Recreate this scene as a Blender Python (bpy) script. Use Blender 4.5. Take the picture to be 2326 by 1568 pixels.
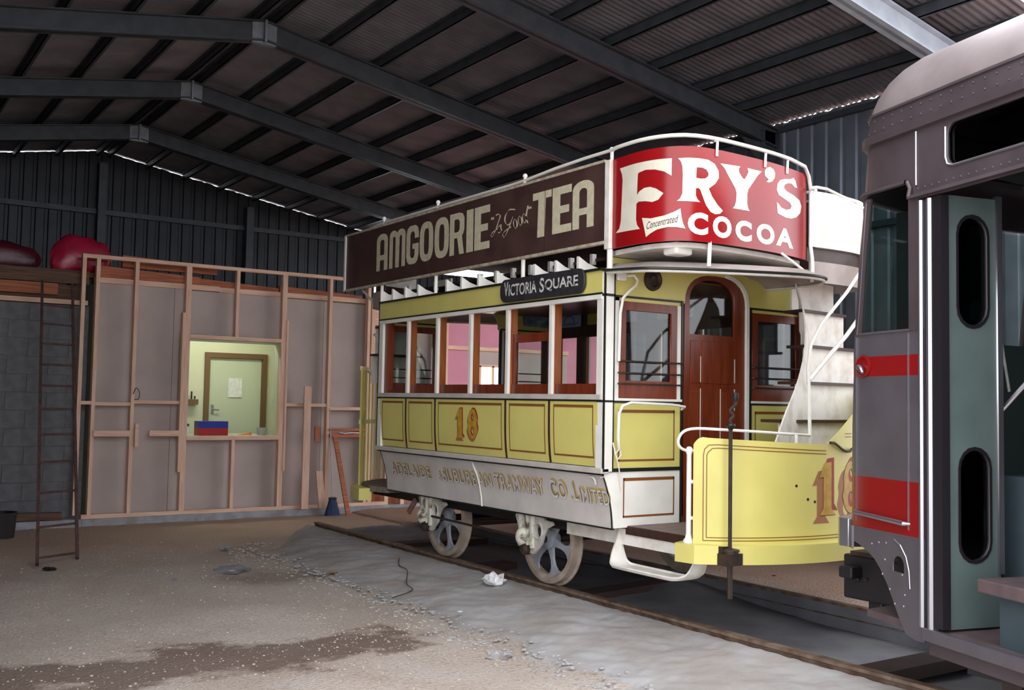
import bpy, bmesh, math, random
from math import sin, cos, pi, radians, hypot
from mathutils import Vector, Matrix, noise
random.seed(7)
S = bpy.context.scene
COL = S.collection
for o in list(bpy.data.objects): bpy.data.objects.remove(o)

# ------------------------------------------------------------------ camera, sky, exposure
YAW, PITCH, ROLL = radians(34.2262), radians(3.1974), radians(1.044)
fwd = Vector((sin(YAW)*cos(PITCH), cos(YAW)*cos(PITCH), sin(PITCH)))
rgt = fwd.cross(Vector((0, 0, 1))).normalized(); up = rgt.cross(fwd)
r2 = rgt*cos(ROLL) + up*sin(ROLL); u2 = -rgt*sin(ROLL) + up*cos(ROLL)
cam_data = bpy.data.cameras.new('camera'); cam = bpy.data.objects.new('camera', cam_data); COL.objects.link(cam)
cam_data.sensor_width = 36; cam_data.lens = 2303.94/2326*36; cam_data.clip_end = 300
cam.matrix_world = Matrix(((r2.x, u2.x, -fwd.x, -5.7814), (r2.y, u2.y, -fwd.y, -5.6976), (r2.z, u2.z, -fwd.z, 1.4915), (0, 0, 0, 1)))
S.camera = cam
world = bpy.data.worlds.new('overcast_sky'); S.world = world; world.use_nodes = True
bg = world.node_tree.nodes['Background']; bg.inputs[0].default_value = (.93, .95, 1.0, 1); bg.inputs[1].default_value = 3.9
S.view_settings.view_transform = 'Standard'; S.view_settings.look = 'None'; S.view_settings.gamma = 1
S.view_settings.use_curve_mapping = False
S.view_settings.exposure = 0.0
S.cycles.max_bounces = 8; S.cycles.transparent_max_bounces = 24; S.cycles.diffuse_bounces = 5

# ------------------------------------------------------------------ materials
def lin(c):
    return tuple(((v/255)/12.92 if v/255 <= .04045 else ((v/255+.055)/1.055)**2.4) for v in c) + (1,)
def mat(name, c, c2=None, rough=.6, metal=0, scale=6, stretch=(1, 1, 1), bump=0, bscale=None, detail=4, emit=0, fine=0, lo=.35, hi=.65, spec=.5):
    m = bpy.data.materials.new(name); m.use_nodes = True; nt = m.node_tree; N = nt.nodes; b = N['Principled BSDF']
    b.inputs['Roughness'].default_value = rough; b.inputs['Metallic'].default_value = metal
    b.inputs['Specular IOR Level'].default_value = spec
    b.inputs['Base Color'].default_value = lin(c)
    tc = N.new('ShaderNodeTexCoord'); mp = N.new('ShaderNodeMapping'); mp.inputs['Scale'].default_value = stretch
    nt.links.new(tc.outputs['Object'], mp.inputs[0])
    if c2:
        n = N.new('ShaderNodeTexNoise'); n.inputs['Scale'].default_value = scale; n.inputs['Detail'].default_value = detail
        nt.links.new(mp.outputs[0], n.inputs['Vector'])
        mr = N.new('ShaderNodeMapRange'); mr.inputs[1].default_value = lo; mr.inputs[2].default_value = hi
        nt.links.new(n.outputs['Fac'], mr.inputs[0])
        mx = N.new('ShaderNodeMix'); mx.data_type = 'RGBA'; mx.inputs[6].default_value = lin(c); mx.inputs[7].default_value = lin(c2)
        nt.links.new(mr.outputs[0], mx.inputs[0]); nt.links.new(mx.outputs[2], b.inputs['Base Color'])
    if bump:
        n2 = N.new('ShaderNodeTexNoise'); n2.inputs['Scale'].default_value = bscale or scale*4; n2.inputs['Detail'].default_value = 5
        nt.links.new(mp.outputs[0], n2.inputs['Vector'])
        bp = N.new('ShaderNodeBump'); bp.inputs['Strength'].default_value = bump; bp.inputs['Distance'].default_value = .01
        nt.links.new(n2.outputs['Fac'], bp.inputs['Height']); nt.links.new(bp.outputs[0], b.inputs['Normal'])
    if emit:
        b.inputs['Emission Color'].default_value = lin(c); b.inputs['Emission Strength'].default_value = emit
    return m
M = {}
M['yellow'] = mat('yellow_paint', (214, 204, 118), (206, 196, 112), rough=.38, scale=3)
M['white'] = mat('white_paint', (236, 234, 226), (226, 222, 214), rough=.42, scale=5)
M['worn_white'] = mat('worn_white_paint', (226, 222, 214), (196, 186, 172), rough=.6, scale=7, lo=.45, hi=.75, bump=.3)
M['sill_grey'] = mat('grey_white_paint', (196, 190, 184), (182, 175, 168), rough=.55, scale=6)
M['rocker'] = mat('rocker_paint', (208, 202, 196), (194, 188, 184), rough=.5, scale=4)
M['blackgreen'] = mat('dark_green_lining', (26, 32, 26), rough=.4)
M['brownline'] = mat('brown_lining', (128, 78, 34), rough=.5)
M['redline'] = mat('red_shade', (150, 38, 24), rough=.5)
M['gold'] = mat('gold_leaf', (196, 150, 58), (168, 132, 40), rough=.4, scale=18)
M['goldshade'] = mat('gold_letter_shade', (202, 172, 104), (188, 152, 84), rough=.5, scale=14)
M['shadegrey'] = mat('grey_letter_outline', (112, 108, 106), rough=.5)
M['lettergrey'] = mat('pale_letter_face', (214, 210, 206), (200, 196, 192), rough=.5, scale=10)
M['shade'] = mat('brown_letter_shade', (158, 104, 70), rough=.5)
M['varnish'] = mat('varnished_timber', (122, 52, 26), (100, 38, 18), rough=.32, scale=5, stretch=(6, 6, .7), detail=6)
M['varnish_light'] = mat('light_varnished_timber', (150, 84, 42), (128, 66, 32), rough=.35, scale=5, stretch=(6, 6, .7))
M['darkwood'] = mat('dark_timber', (62, 34, 24), (46, 26, 20), rough=.5, scale=6, stretch=(4, 4, .8))
M['red'] = mat('red_enamel', (150, 18, 22), (138, 15, 20), rough=.22, scale=2)
M['cream'] = mat('cream_lettering', (222, 216, 198), (212, 206, 188), rough=.4, scale=8)
M['amg'] = mat('brown_enamel', (78, 56, 52), (64, 44, 42), rough=.4, scale=5)
M['amgtext'] = mat('buff_lettering', (208, 200, 172), (192, 184, 156), rough=.5, scale=20)
M['boardframe'] = mat('weathered_board_edge', (190, 180, 158), (150, 138, 120), rough=.7, scale=18)
M['blackboard'] = mat('destination_board_black', (46, 44, 48), (34, 32, 36), rough=.6, scale=12)
M['worntext'] = mat('worn_white_lettering', (206, 206, 200), (84, 82, 84), rough=.6, scale=26, lo=.52, hi=.66)
M['glass'] = None
def glassmat(name, tint, alpha):   # thin pane: facing-based reflection, same from both sides
    m = bpy.data.materials.new(name); m.use_nodes = True; nt = m.node_tree; N = nt.nodes; N.clear()
    out = N.new('ShaderNodeOutputMaterial'); mx = N.new('ShaderNodeMixShader'); tr = N.new('ShaderNodeBsdfTransparent'); gl = N.new('ShaderNodeBsdfGlossy')
    lw = N.new('ShaderNodeLayerWeight'); lw.inputs[0].default_value = .5; pw = N.new('ShaderNodeMath'); pw.operation = 'POWER'; pw.inputs[1].default_value = 4; nt.links.new(lw.outputs['Facing'], pw.inputs[0]); fr = N.new('ShaderNodeMath'); fr.operation = 'MULTIPLY'; fr.inputs[1].default_value = .8; nt.links.new(pw.outputs[0], fr.inputs[0])
    tr.inputs[0].default_value = tint; gl.inputs['Roughness'].default_value = .03
    ad = N.new('ShaderNodeMath'); ad.operation = 'ADD'; ad.inputs[1].default_value = alpha
    nt.links.new(fr.outputs[0], ad.inputs[0]); nt.links.new(ad.outputs[0], mx.inputs[0])
    nt.links.new(tr.outputs[0], mx.inputs[1]); nt.links.new(gl.outputs[0], mx.inputs[2]); nt.links.new(mx.outputs[0], out.inputs[0])
    return m
M['glass'] = glassmat('window_glass', (.90, .93, .92, 1), .035)
M['green_glass'] = glassmat('green_tinted_glass', (.62, .74, .71, 1), .04)
M['dark_glass'] = glassmat('dark_tinted_glass', (.10, .14, .14, 1), .04)
M['iron'] = mat('dark_iron', (44, 38, 34), (66, 48, 38), rough=.55, metal=.3, scale=14)
M['ladder'] = mat('rusty_maroon_steel', (70, 46, 46), (92, 64, 60), rough=.8, scale=16, bump=.3)
M['tarpdark'] = mat('dark_red_plastic', (92, 18, 40), (70, 14, 30), rough=.35, scale=3, bump=.5, bscale=9)
M['rust'] = mat('rusted_steel', (84, 60, 48), (120, 92, 76), rough=.8, scale=16, bump=.4)
M['railtop'] = mat('rail_steel', (96, 74, 60), (138, 118, 102), rough=.6, metal=.3, scale=10)
M['wheelgrey'] = mat('blue_grey_wheel_paint', (158, 160, 166), (128, 134, 144), rough=.6, scale=6)
M['wheelrim'] = mat('dusty_wheel_rim', (168, 154, 142), (134, 118, 104), rough=.7, scale=9, bump=.3)
M['casting'] = mat('greasy_white_casting', (206, 202, 188), (88, 74, 54), rough=.5, scale=14, lo=.5, hi=.66)
M['castwhite'] = mat('casting_white', (198, 196, 190), (170, 164, 154), rough=.6, scale=12)
M['flooring'] = mat('platform_boards', (128, 112, 104), (104, 88, 80), rough=.8, scale=6, stretch=(1, 8, 1))
M['canvas'] = mat('canopy_canvas', (176, 164, 158), (150, 138, 132), rough=.7, scale=3.5)
M['galv'] = mat('galvanised_steel', (150, 156, 164), (128, 134, 144), rough=.45, metal=.35, scale=9)
M['beam'] = mat('grey_steel_beam', (76, 80, 86), (64, 68, 74), rough=.5, metal=.35, scale=7)
M['roofing'] = mat('zinc_roofing', (134, 131, 138), (116, 113, 120), rough=.45, metal=.35, scale=3)
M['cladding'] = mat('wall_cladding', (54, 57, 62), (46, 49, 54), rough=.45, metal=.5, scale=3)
M['galvbeam_lit'] = mat('skylit_galvanised_beam', (196, 204, 214), (176, 184, 196), rough=.4, metal=.2, scale=6)  # bare galvanised end frame, colour lifted for sky light at the opening
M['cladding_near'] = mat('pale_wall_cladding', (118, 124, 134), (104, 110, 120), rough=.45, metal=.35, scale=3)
M['silverroof_lit'] = mat('toplit_silver_paint', (150, 138, 138), (134, 122, 122), rough=.42, metal=.3, scale=4)  # roof silver lightened on the dome for sky light from above
M['pine'] = mat('pine_framing', (228, 194, 170), (212, 170, 146), rough=.7, scale=4, stretch=(8, 8, .8), detail=6)
M['pine_h'] = mat('pine_framing_horizontal', (228, 194, 170), (212, 168, 144), rough=.7, scale=4, stretch=(.8, 8, 8), detail=6)
M['oregon'] = mat('red_rough_timber', (186, 112, 80), (150, 86, 60), rough=.75, scale=4, stretch=(.6, 6, 9), detail=6)
M['oldwood'] = mat('old_grey_timber', (112, 84, 66), (80, 58, 46), rough=.8, scale=4, stretch=(.6, 6, 9))
M['board'] = mat('fibre_cement_lining', (184, 170, 164), (174, 160, 154), rough=.8, scale=2)
M['block'] = mat('concrete_block', (118, 118, 122), (100, 100, 104), rough=.9, scale=9, bump=.3)
M['mortar'] = mat('mortar', (122, 122, 126), rough=.95)
M['slab'] = mat('concrete_slab', (160, 162, 170), (136, 132, 132), rough=.85, scale=6, bump=.4)
M['greenwall'] = mat('pale_green_paint', (212, 214, 190), (206, 208, 184), rough=.6, scale=2)
M['greendoor'] = mat('pale_green_door_paint', (194, 202, 180), rough=.55)
M['doorframe'] = mat('brown_door_frame', (112, 84, 56), rough=.5)
M['pink'] = mat('pink_lining_paint', (206, 140, 160), (196, 130, 150), rough=.8, scale=2)
M['tarp'] = mat('magenta_plastic', (176, 28, 62), (140, 18, 48), rough=.3, scale=3, bump=.5, bscale=9)
M['silver'] = mat('silver_paint', (98, 92, 98), (90, 84, 90), rough=.42, metal=.35, scale=5)
M['silverdark'] = mat('dull_silver_roof_paint', (86, 76, 80), (76, 66, 70), rough=.45, metal=.3, scale=4)
M['tramred'] = mat('tram_red_paint', (128, 14, 16), rough=.35)
M['chrome'] = mat('polished_trim', (172, 172, 180), rough=.32, metal=.9)
M['teal'] = mat('teal_grey_paint', (88, 102, 100), (80, 94, 92), rough=.5, scale=4)
M['tealdark'] = mat('teal_interior_paint', (54, 68, 74), (46, 60, 66), rough=.6, scale=4)
M['rubber'] = mat('black_rubber', (26, 22, 28), rough=.45)
M['black'] = mat('black_paint', (20, 18, 20), rough=.5)
M['seatbrown'] = mat('dusty_step_lino', (92, 74, 76), (74, 60, 62), rough=.7, scale=8)
M['bluebox'] = mat('blue_box_card', (36, 52, 150), rough=.4)
M['redbox'] = mat('red_box_card', (168, 28, 30), rough=.4)
M['paper'] = mat('white_paper', (236, 236, 236), (214, 214, 216), rough=.8, scale=20)
M['papergrey'] = mat('printed_paper', (206, 216, 212), (184, 196, 194), rough=.8, scale=30)
M['bristle'] = mat('blue_bristles', (42, 62, 96), (30, 44, 70), rough=.8, scale=40, stretch=(1, 1, .1))
M['tinbright'] = mat('bright_tin_plate', (186, 208, 212), (120, 146, 152), rough=.25, metal=.7, scale=14)
M['posterblue'] = mat('pale_blue_poster', (140, 164, 200), rough=.6)
M['yellowposter'] = mat('olive_poster', (170, 160, 66), rough=.6)
M['daylight'] = mat('bright_window_daylight', (244, 246, 236), emit=3.2)
M['tube'] = mat('fluorescent_diffuser', (250, 252, 232), emit=22)
M['plastic'] = mat('clear_plastic_tumbler', (176, 184, 172), rough=.3)
M['orange'] = mat('orange_lid', (220, 120, 70), (224, 170, 90), rough=.5, scale=20)
M['bucket'] = mat('black_bucket_plastic', (24, 18, 18), rough=.6)
M['stone'] = mat('limestone_chips', (204, 192, 178), (160, 148, 134), rough=.9, scale=2)
M['sleeper'] = mat('sleeper_timber', (62, 40, 34), (44, 30, 28), rough=.85, scale=5)
M['beddark'] = mat('dark_dust_bed', (122, 122, 126), (98, 98, 102), rough=.95, scale=2.2, bump=.6, bscale=30)
M['leaf'] = mat('blue_plastic_scrap', (90, 120, 160), rough=.5)
M['cardscrap'] = mat('tan_scrap', (176, 138, 96), rough=.8)

def ground_mat():
    m = bpy.data.materials.new('crushed_limestone_ground'); m.use_nodes = True; nt = m.node_tree; N = nt.nodes; L = nt.links; b = N['Principled BSDF']
    b.inputs['Roughness'].default_value = .95; b.inputs['Specular IOR Level'].default_value = .2
    tc = N.new('ShaderNodeTexCoord')
    def noise_(sc, det=5, dist=0):
        n = N.new('ShaderNodeTexNoise'); n.inputs['Scale'].default_value = sc; n.inputs['Detail'].default_value = det; n.inputs['Distortion'].default_value = dist
        L.new(tc.outputs['Object'], n.inputs['Vector']); return n.outputs['Fac']
    def rng(x, a, b_, c=0, d=1):
        r = N.new('ShaderNodeMapRange'); r.inputs[1].default_value = a; r.inputs[2].default_value = b_; r.inputs[3].default_value = c; r.inputs[4].default_value = d
        L.new(x, r.inputs[0]); return r.outputs[0]
    def mix(f, a, b_):
        x = N.new('ShaderNodeMix'); x.data_type = 'RGBA'; L.new(f, x.inputs[0])
        for i, v in ((6, a), (7, b_)):
            if isinstance(v, tuple): x.inputs[i].default_value = v
            else: L.new(v, x.inputs[i])
        return x.outputs[2]
    def math_(op, a, b_):
        x = N.new('ShaderNodeMath'); x.operation = op
        for i, v in ((0, a), (1, b_)):
            if isinstance(v, (int, float)): x.inputs[i].default_value = v
            else: L.new(v, x.inputs[i])
        return x.outputs[0]
    c = mix(rng(noise_(1.3), .4, .65), lin((196, 184, 174)), lin((184, 168, 156)))
    c = mix(rng(noise_(60, 3), .5, .75, 0, .5), c, lin((222, 210, 196)))
    c = mix(rng(noise_(36, 3), .3, .45, .4, 0), c, lin((122, 104, 94)))
    sp = N.new('ShaderNodeSeparateXYZ'); L.new(tc.outputs['Object'], sp.inputs[0]); X, Y = sp.outputs[0], sp.outputs[1]
    # damp earth patch running across the floor, and a second faint one nearer the far wall
    wob = math_('ADD', math_('MULTIPLY', math_('SUBTRACT', noise_(2.2, 6), .5), 1.2), math_('MULTIPLY', math_('SUBTRACT', noise_(9, 6), .5), .5))
    wob2 = math_('MULTIPLY', math_('SUBTRACT', noise_(.9, 2), .5), .8)
    d1 = math_('ABSOLUTE', math_('SUBTRACT', Y, math_('ADD', .82, math_('MULTIPLY', wob2, .6))), 0)
    endx = rng(X, -2.2, -1.75, 0, .9)
    damp = rng(math_('ADD', math_('ADD', d1, wob), endx), .30, .50, 1, 0)
    c = mix(math_('MULTIPLY', damp, .85), c, lin((112, 94, 84)))
    dx = math_('SUBTRACT', X, -2.0); dy = math_('SUBTRACT', Y, 3.6)
    d2 = math_('SQRT', math_('ADD', math_('MULTIPLY', dx, dx), math_('MULTIPLY', math_('MULTIPLY', dy, dy), 2.0)), 0)
    c = mix(rng(math_('ADD', d2, wob), .2, .8, .55, 0), c, lin((116, 98, 88)))
    # redder earth towards the far wall
    c = mix(rng(math_('ADD', Y, wob), 4.6, 6.2, 0, .75), c, lin((168, 142, 122)))
    # red dirt beyond the track
    c = mix(rng(X, .7, 1.2, 0, .8), c, lin((158, 126, 106)))
    L.new(c, b.inputs['Base Color'])
    bp = N.new('ShaderNodeBump'); bp.inputs['Strength'].default_value = .8; bp.inputs['Distance'].default_value = .02
    L.new(noise_(45, 6), bp.inputs['Height']); L.new(bp.outputs[0], b.inputs['Normal'])
    return m
M['ground'] = ground_mat()
M['haunch'] = mat('rough_troweled_concrete', (176, 174, 174), (158, 150, 144), rough=.9, scale=2.5, bump=1, bscale=11, detail=8)

# ------------------------------------------------------------------ mesh building
class MB:
    def __init__(s): s.v = []; s.f = []; s.m = []
    def add(s, vs, fs, mi=0):
        n = len(s.v); s.v += [tuple(v) for v in vs]; s.f += [tuple(i+n for i in f) for f in fs]; s.m += [mi]*len(fs); return s
    def box(s, x0, x1, y0, y1, z0, z1, mi=0):
        return s.add([(x, y, z) for x in (x0, x1) for y in (y0, y1) for z in (z0, z1)],
                     [(0, 1, 3, 2), (4, 6, 7, 5), (0, 4, 5, 1), (2, 3, 7, 6), (0, 2, 6, 4), (1, 5, 7, 3)], mi)
    def hexa(s, p, mi=0):   # 8 points: 4 bottom loop, 4 top loop
        return s.add(p, [(3, 2, 1, 0), (4, 5, 6, 7), (0, 1, 5, 4), (1, 2, 6, 5), (2, 3, 7, 6), (3, 0, 4, 7)], mi)
    def beam(s, a, b, w, h, upv=(0, 0, 1), mi=0):
        a, b = Vector(a), Vector(b); d = (b-a).normalized(); sd = d.cross(Vector(upv)).normalized(); u = sd.cross(d)
        q = [(-1, -1), (1, -1), (1, 1), (-1, 1)]
        return s.hexa([a+sd*(i*w/2)+u*(j*h/2) for i, j in q]+[b+sd*(i*w/2)+u*(j*h/2) for i, j in q], mi)
    def tube(s, pts, r, n=8, closed=False, mi=0):
        P = [Vector(p) for p in pts]; k = len(P); rings = []
        ref = None
        for i in range(k):
            if closed: t = P[(i+1) % k]-P[i-1]
            else: t = P[min(i+1, k-1)]-P[max(i-1, 0)]
            t.normalize()
            if ref is None: ref = Vector((0, 0, 1)) if abs(t.z) < .9 else Vector((1, 0, 0))
            a = (ref-t*ref.dot(t)); 
            if a.length < 1e-4: a = t.orthogonal()
            a.normalize(); ref = a; b = t.cross(a)
            rr = r[i] if isinstance(r, (list, tuple)) else r
            rings.append([P[i]+a*rr*cos(2*pi*j/n)+b*rr*sin(2*pi*j/n) for j in range(n)])
        vs = [v for R in rings for v in R]; fs = []
        for i in range(k if closed else k-1):
            for j in range(n):
                i2 = (i+1) % k
                fs.append((i*n+j, i*n+(j+1) % n, i2*n+(j+1) % n, i2*n+j))
        if not closed: fs += [tuple(range(n-1, -1, -1)), tuple((k-1)*n+j for j in range(n))]
        return s.add(vs, fs, mi)
    def lathe(s, prof, o, ax, n=20, mi=0):
        o, ax = Vector(o), Vector(ax).normalized(); a = ax.orthogonal().normalized(); b = ax.cross(a)
        vs = [o+ax*h+(a*cos(2*pi*j/n)+b*sin(2*pi*j/n))*r for r, h in prof for j in range(n)]
        fs = [(i*n+j, i*n+(j+1) % n, (i+1)*n+(j+1) % n, (i+1)*n+j) for i in range(len(prof)-1) for j in range(n)]
        ring = tuple(prof[0]) == tuple(prof[-1])
        if prof[0][0] > 1e-5 and not ring: fs.append(tuple(range(n-1, -1, -1)))
        if prof[-1][0] > 1e-5 and not ring: fs.append(tuple((len(prof)-1)*n+j for j in range(n)))
        return s.add(vs, fs, mi)
    def prism(s, poly, fn, w0, w1, mi=0):
        n = len(poly)
        return s.add([fn(u, v, w0) for u, v in poly]+[fn(u, v, w1) for u, v in poly],
                     [tuple(range(n-1, -1, -1)), tuple(range(n, 2*n))]+[(i, (i+1) % n, n+(i+1) % n, n+i) for i in range(n)], mi)
    def sheet(s, rows, mi=0, th=None, rowm=None):      # rows: list of equal length point rows
        R, K = len(rows), len(rows[0])
        vs = [p for r in rows for p in r]; fs = [(i*K+j, i*K+j+1, (i+1)*K+j+1, (i+1)*K+j) for i in range(R-1) for j in range(K-1)]
        n = len(s.v); s.v += [tuple(v) for v in vs]; s.f += [tuple(i+n for i in f) for f in fs]
        s.m += [(rowm[i] if rowm else mi) for i in range(R-1) for j in range(K-1)]
        return s
    def sphere(s, c, r, n=10, m_=6, sz=1, mi=0):
        return s.lathe([(max(1e-6, r*sin(pi*i/m_)), -r*sz*cos(pi*i/m_)) for i in range(m_+1)], c, (0, 0, 1), n, mi)

ORG = {}
def finish(me, name, mats, parent, smooth, thick=0, bevel=0, offset=-1):
    if not isinstance(mats, (list, tuple)): mats = [mats]
    for m_ in mats: me.materials.append(M[m_] if isinstance(m_, str) else m_)
    o = bpy.data.objects.new(name, me); COL.objects.link(o)
    bm = bmesh.new(); bm.from_mesh(me); bmesh.ops.remove_doubles(bm, verts=bm.verts, dist=1e-5)
    bmesh.ops.recalc_face_normals(bm, faces=bm.faces)
    if parent: org = ORG[parent]
    elif name == 'floor': org = Vector((0, 0, 0))
    else:
        xs = [v.co for v in bm.verts]; org = Vector(((min(v.x for v in xs)+max(v.x for v in xs))/2, (min(v.y for v in xs)+max(v.y for v in xs))/2, min(v.z for v in xs)))
        o.location = org
    for v in bm.verts: v.co -= org
    bm.to_mesh(me); bm.free()
    if smooth:
        for p in me.polygons: p.use_smooth = True
        try: me.set_sharp_from_angle(angle=radians(38))
        except Exception: pass
    if parent: o.parent = parent
    ORG[o] = org
    if thick:
        md = o.modifiers.new('thickness', 'SOLIDIFY'); md.thickness = thick; md.offset = offset
        if smooth: es = o.modifiers.new('split', 'EDGE_SPLIT'); es.split_angle = radians(42)
    if bevel:
        md = o.modifiers.new('edge', 'BEVEL'); md.width = bevel; md.segments = 2; md.limit_method = 'ANGLE'; md.angle_limit = radians(40)
    return o
def build(mb, name, mats, parent=None, smooth=False, thick=0, bevel=0, offset=-1, **props):
    me = bpy.data.meshes.new(name); me.from_pydata(mb.v, [], mb.f)
    for p, k in zip(me.polygons, mb.m): p.material_index = k
    o = finish(me, name, mats, parent, smooth, thick, bevel, offset)
    return tag(o, **props)
def tag(o, label=None, cat=None, group=None, kind=None):
    if label: o['label'] = label
    if cat: o['category'] = cat
    if group: o['group'] = group
    if kind: o['kind'] = kind
    return o
def empty(name, loc, **props):
    o = bpy.data.objects.new(name, None); COL.objects.link(o); o.location = loc; ORG[o] = Vector(loc); o.empty_display_size = .1
    return tag(o, **props)
def copy_tree(o, parent=None, delta=None):
    c = o.copy(); COL.objects.link(c)
    if parent: c.parent = parent
    if delta is not None: c.location = Vector(o.location)+Vector(delta)
    for ch in list(o.children): copy_tree(ch, c)
    return c
def bx(name, m, parent, x0, x1, y0, y1, z0, z1, bevel=0, **k): return build(MB().box(x0, x1, y0, y1, z0, z1), name, m, parent, bevel=bevel, **k)

def fill2d(loops, th=0):
    cu = bpy.data.curves.new('c', 'CURVE'); cu.dimensions = '2D'; cu.fill_mode = 'BOTH' if th else 'FRONT'; cu.extrude = th/2
    for lp in loops:
        sp = cu.splines.new('POLY'); sp.points.add(len(lp)-1); sp.use_cyclic_u = True
        for p, q in zip(sp.points, lp): p.co = (q[0], q[1], 0, 1)
    ob = bpy.data.objects.new('c', cu); me = bpy.data.meshes.new_from_object(ob)
    bpy.data.objects.remove(ob); bpy.data.curves.remove(cu); return me
def remap(me, fn, cut=0):
    if cut:
        bm = bmesh.new(); bm.from_mesh(me); us = [v.co.x for v in bm.verts]
        if us:
            u = math.floor(min(us)/cut)*cut
            while u < max(us):
                bmesh.ops.bisect_plane(bm, geom=bm.verts[:]+bm.edges[:]+bm.faces[:], plane_co=(u, 0, 0), plane_no=(1, 0, 0)); u += cut
        bmesh.ops.triangulate(bm, faces=[f for f in bm.faces if len(f.verts) > 4]); bm.to_mesh(me); bm.free()
    for v in me.vertices: v.co = Vector(fn(*v.co))
    return me
def plate(loops, fn, th, name, m, parent, cut=0, **k):
    me = remap(fill2d(loops, th), fn, cut); me.name = name; smooth = k.pop('smooth', False)
    bevel = k.pop('bevel', 0)
    return tag(finish(me, name, m, parent, smooth, 0, bevel), **k)
def textmesh(s, u0, u1, v0, v1, shear=0, off=0, space=1.0, mirror=False):
    cu = bpy.data.curves.new('t', 'FONT'); cu.body = s; cu.shear = shear; cu.offset = off; cu.space_character = space; cu.resolution_u = 4
    ob = bpy.data.objects.new('t', cu); me = bpy.data.meshes.new_from_object(ob); bpy.data.objects.remove(ob); bpy.data.curves.remove(cu)
    xs = [v.co.x for v in me.vertices]; ys = [v.co.y for v in me.vertices]; a, b, c, d = min(xs), max(xs), min(ys), max(ys)
    for v in me.vertices: v.co.x = u0+(v.co.x-a)/(b-a)*(u1-u0); v.co.y = v0+(v.co.y-c)/(d-c)*(v1-v0)
    return me
def text(s, u0, u1, v0, v1, fn, name, m, parent, cut=0, **k):
    kw = {a: k.pop(a) for a in ('shear', 'off', 'space') if a in k}
    me = remap(textmesh(s, u0, u1, v0, v1, **kw), fn, cut); me.name = name
    return tag(finish(me, name, m, parent, False), **k)
def letters(me, name, m, parent):      # one object per connected piece of print
    bm = bmesh.new(); bm.from_mesh(me); bmesh.ops.remove_doubles(bm, verts=bm.verts, dist=1e-6); seen = set(); isl = []
    for v in bm.verts:
        if v in seen: continue
        st = [v]; seen.add(v); fs = set()
        while st:
            a = st.pop()
            for f in a.link_faces:
                fs.add(f)
                for b in f.verts:
                    if b not in seen: seen.add(b); st.append(b)
        if fs: isl.append(list(fs))
    for fs in isl:
        ix = {}; vs = []; fc = []
        for f in fs:
            for v in f.verts:
                if v not in ix: ix[v] = len(vs); vs.append(tuple(v.co))
            fc.append(tuple(ix[v] for v in f.verts))
        k = bpy.data.meshes.new(name); k.from_pydata(vs, [], fc); finish(k, name, m, parent, False)
    bm.free()
def joinmeshes(lst, name):
    bm = bmesh.new()
    for me in lst: bm.from_mesh(me)
    me = bpy.data.meshes.new(name); bm.to_mesh(me); bm.free(); return me
def cat(P, n=8, closed=False):
    P = [tuple(map(float, p)) for p in P]; D = len(P[0])
    Q = [P[-1]]+P+[P[0], P[1]] if closed else [tuple(2*a-b for a, b in zip(P[0], P[1]))]+P+[tuple(2*a-b for a, b in zip(P[-1], P[-2]))]
    o = []
    for i in range(1, len(Q)-2):
        for k in range(n):
            t = k/n; a, b, c, d = Q[i-1:i+3]
            o.append(tuple(.5*(2*b[j]+(c[j]-a[j])*t+(2*a[j]-5*b[j]+4*c[j]-d[j])*t*t+(3*b[j]-a[j]-3*c[j]+d[j])*t**3) for j in range(D)))
    if not closed: o.append(P[-1])
    return o
class Plan:                      # smooth plan curve with arc length
    def __init__(s, pts, n=8, raw=False):
        s.p = pts if raw else cat(pts, n); s.s = [0]
        for a, b in zip(s.p[:-1], s.p[1:]): s.s.append(s.s[-1]+hypot(b[0]-a[0], b[1]-a[1]))
        s.L = s.s[-1]
    def at(s, q, off=0):         # off > 0 is to the left of travel
        i = 0
        while i < len(s.s)-2 and s.s[i+1] < q: i += 1
        a, b = s.p[i], s.p[i+1]; L = s.s[i+1]-s.s[i] or 1e-9; t = (q-s.s[i])/L; dx, dy = (b[0]-a[0])/L, (b[1]-a[1])/L
        return (a[0]+(b[0]-a[0])*t-dy*off, a[1]+(b[1]-a[1])*t+dx*off)
    def samples(s, a=0, b=None, step=.05):
        b = s.L if b is None else b; n = max(1, int((b-a)/step)); return [a+(b-a)*i/n for i in range(n+1)]
def stadium(cu, cv, hu, hv, n=8):      # rounded-end vertical slot
    r = min(hu, hv); o = []
    if hv >= hu:
        for i in range(n+1): a = pi*i/n; o.append((cu+r*cos(a), cv+hv-r+r*sin(a)))
        for i in range(n+1): a = pi+pi*i/n; o.append((cu+r*cos(a), cv-hv+r+r*sin(a)))
    else:
        for i in range(n+1): a = -pi/2+pi*i/n; o.append((cu+hu-r+r*cos(a), cv+r*sin(a)))
        for i in range(n+1): a = pi/2+pi*i/n; o.append((cu-hu+r+r*cos(a), cv+r*sin(a)))
    return o
def rrect(u0, u1, v0, v1, r, n=4, corners=(1, 1, 1, 1)):   # corners: BL BR TR TL
    o = []
    for (cx, cy, a0, on) in ((u0, v0, pi, corners[0]), (u1, v0, 1.5*pi, corners[1]), (u1, v1, 0, corners[2]), (u0, v1, .5*pi, corners[3])):
        if not on: o.append((cx, cy)); continue
        ox = cx+(r if cx == u0 else -r); oy = cy+(r if cy == v0 else -r)
        for i in range(n+1): a = a0+pi/2*i/n; o.append((ox+r*cos(a), oy+r*sin(a)))
    return o
def rect(u0, u1, v0, v1): return [(u0, v0), (u1, v0), (u1, v1), (u0, v1)]
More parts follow.
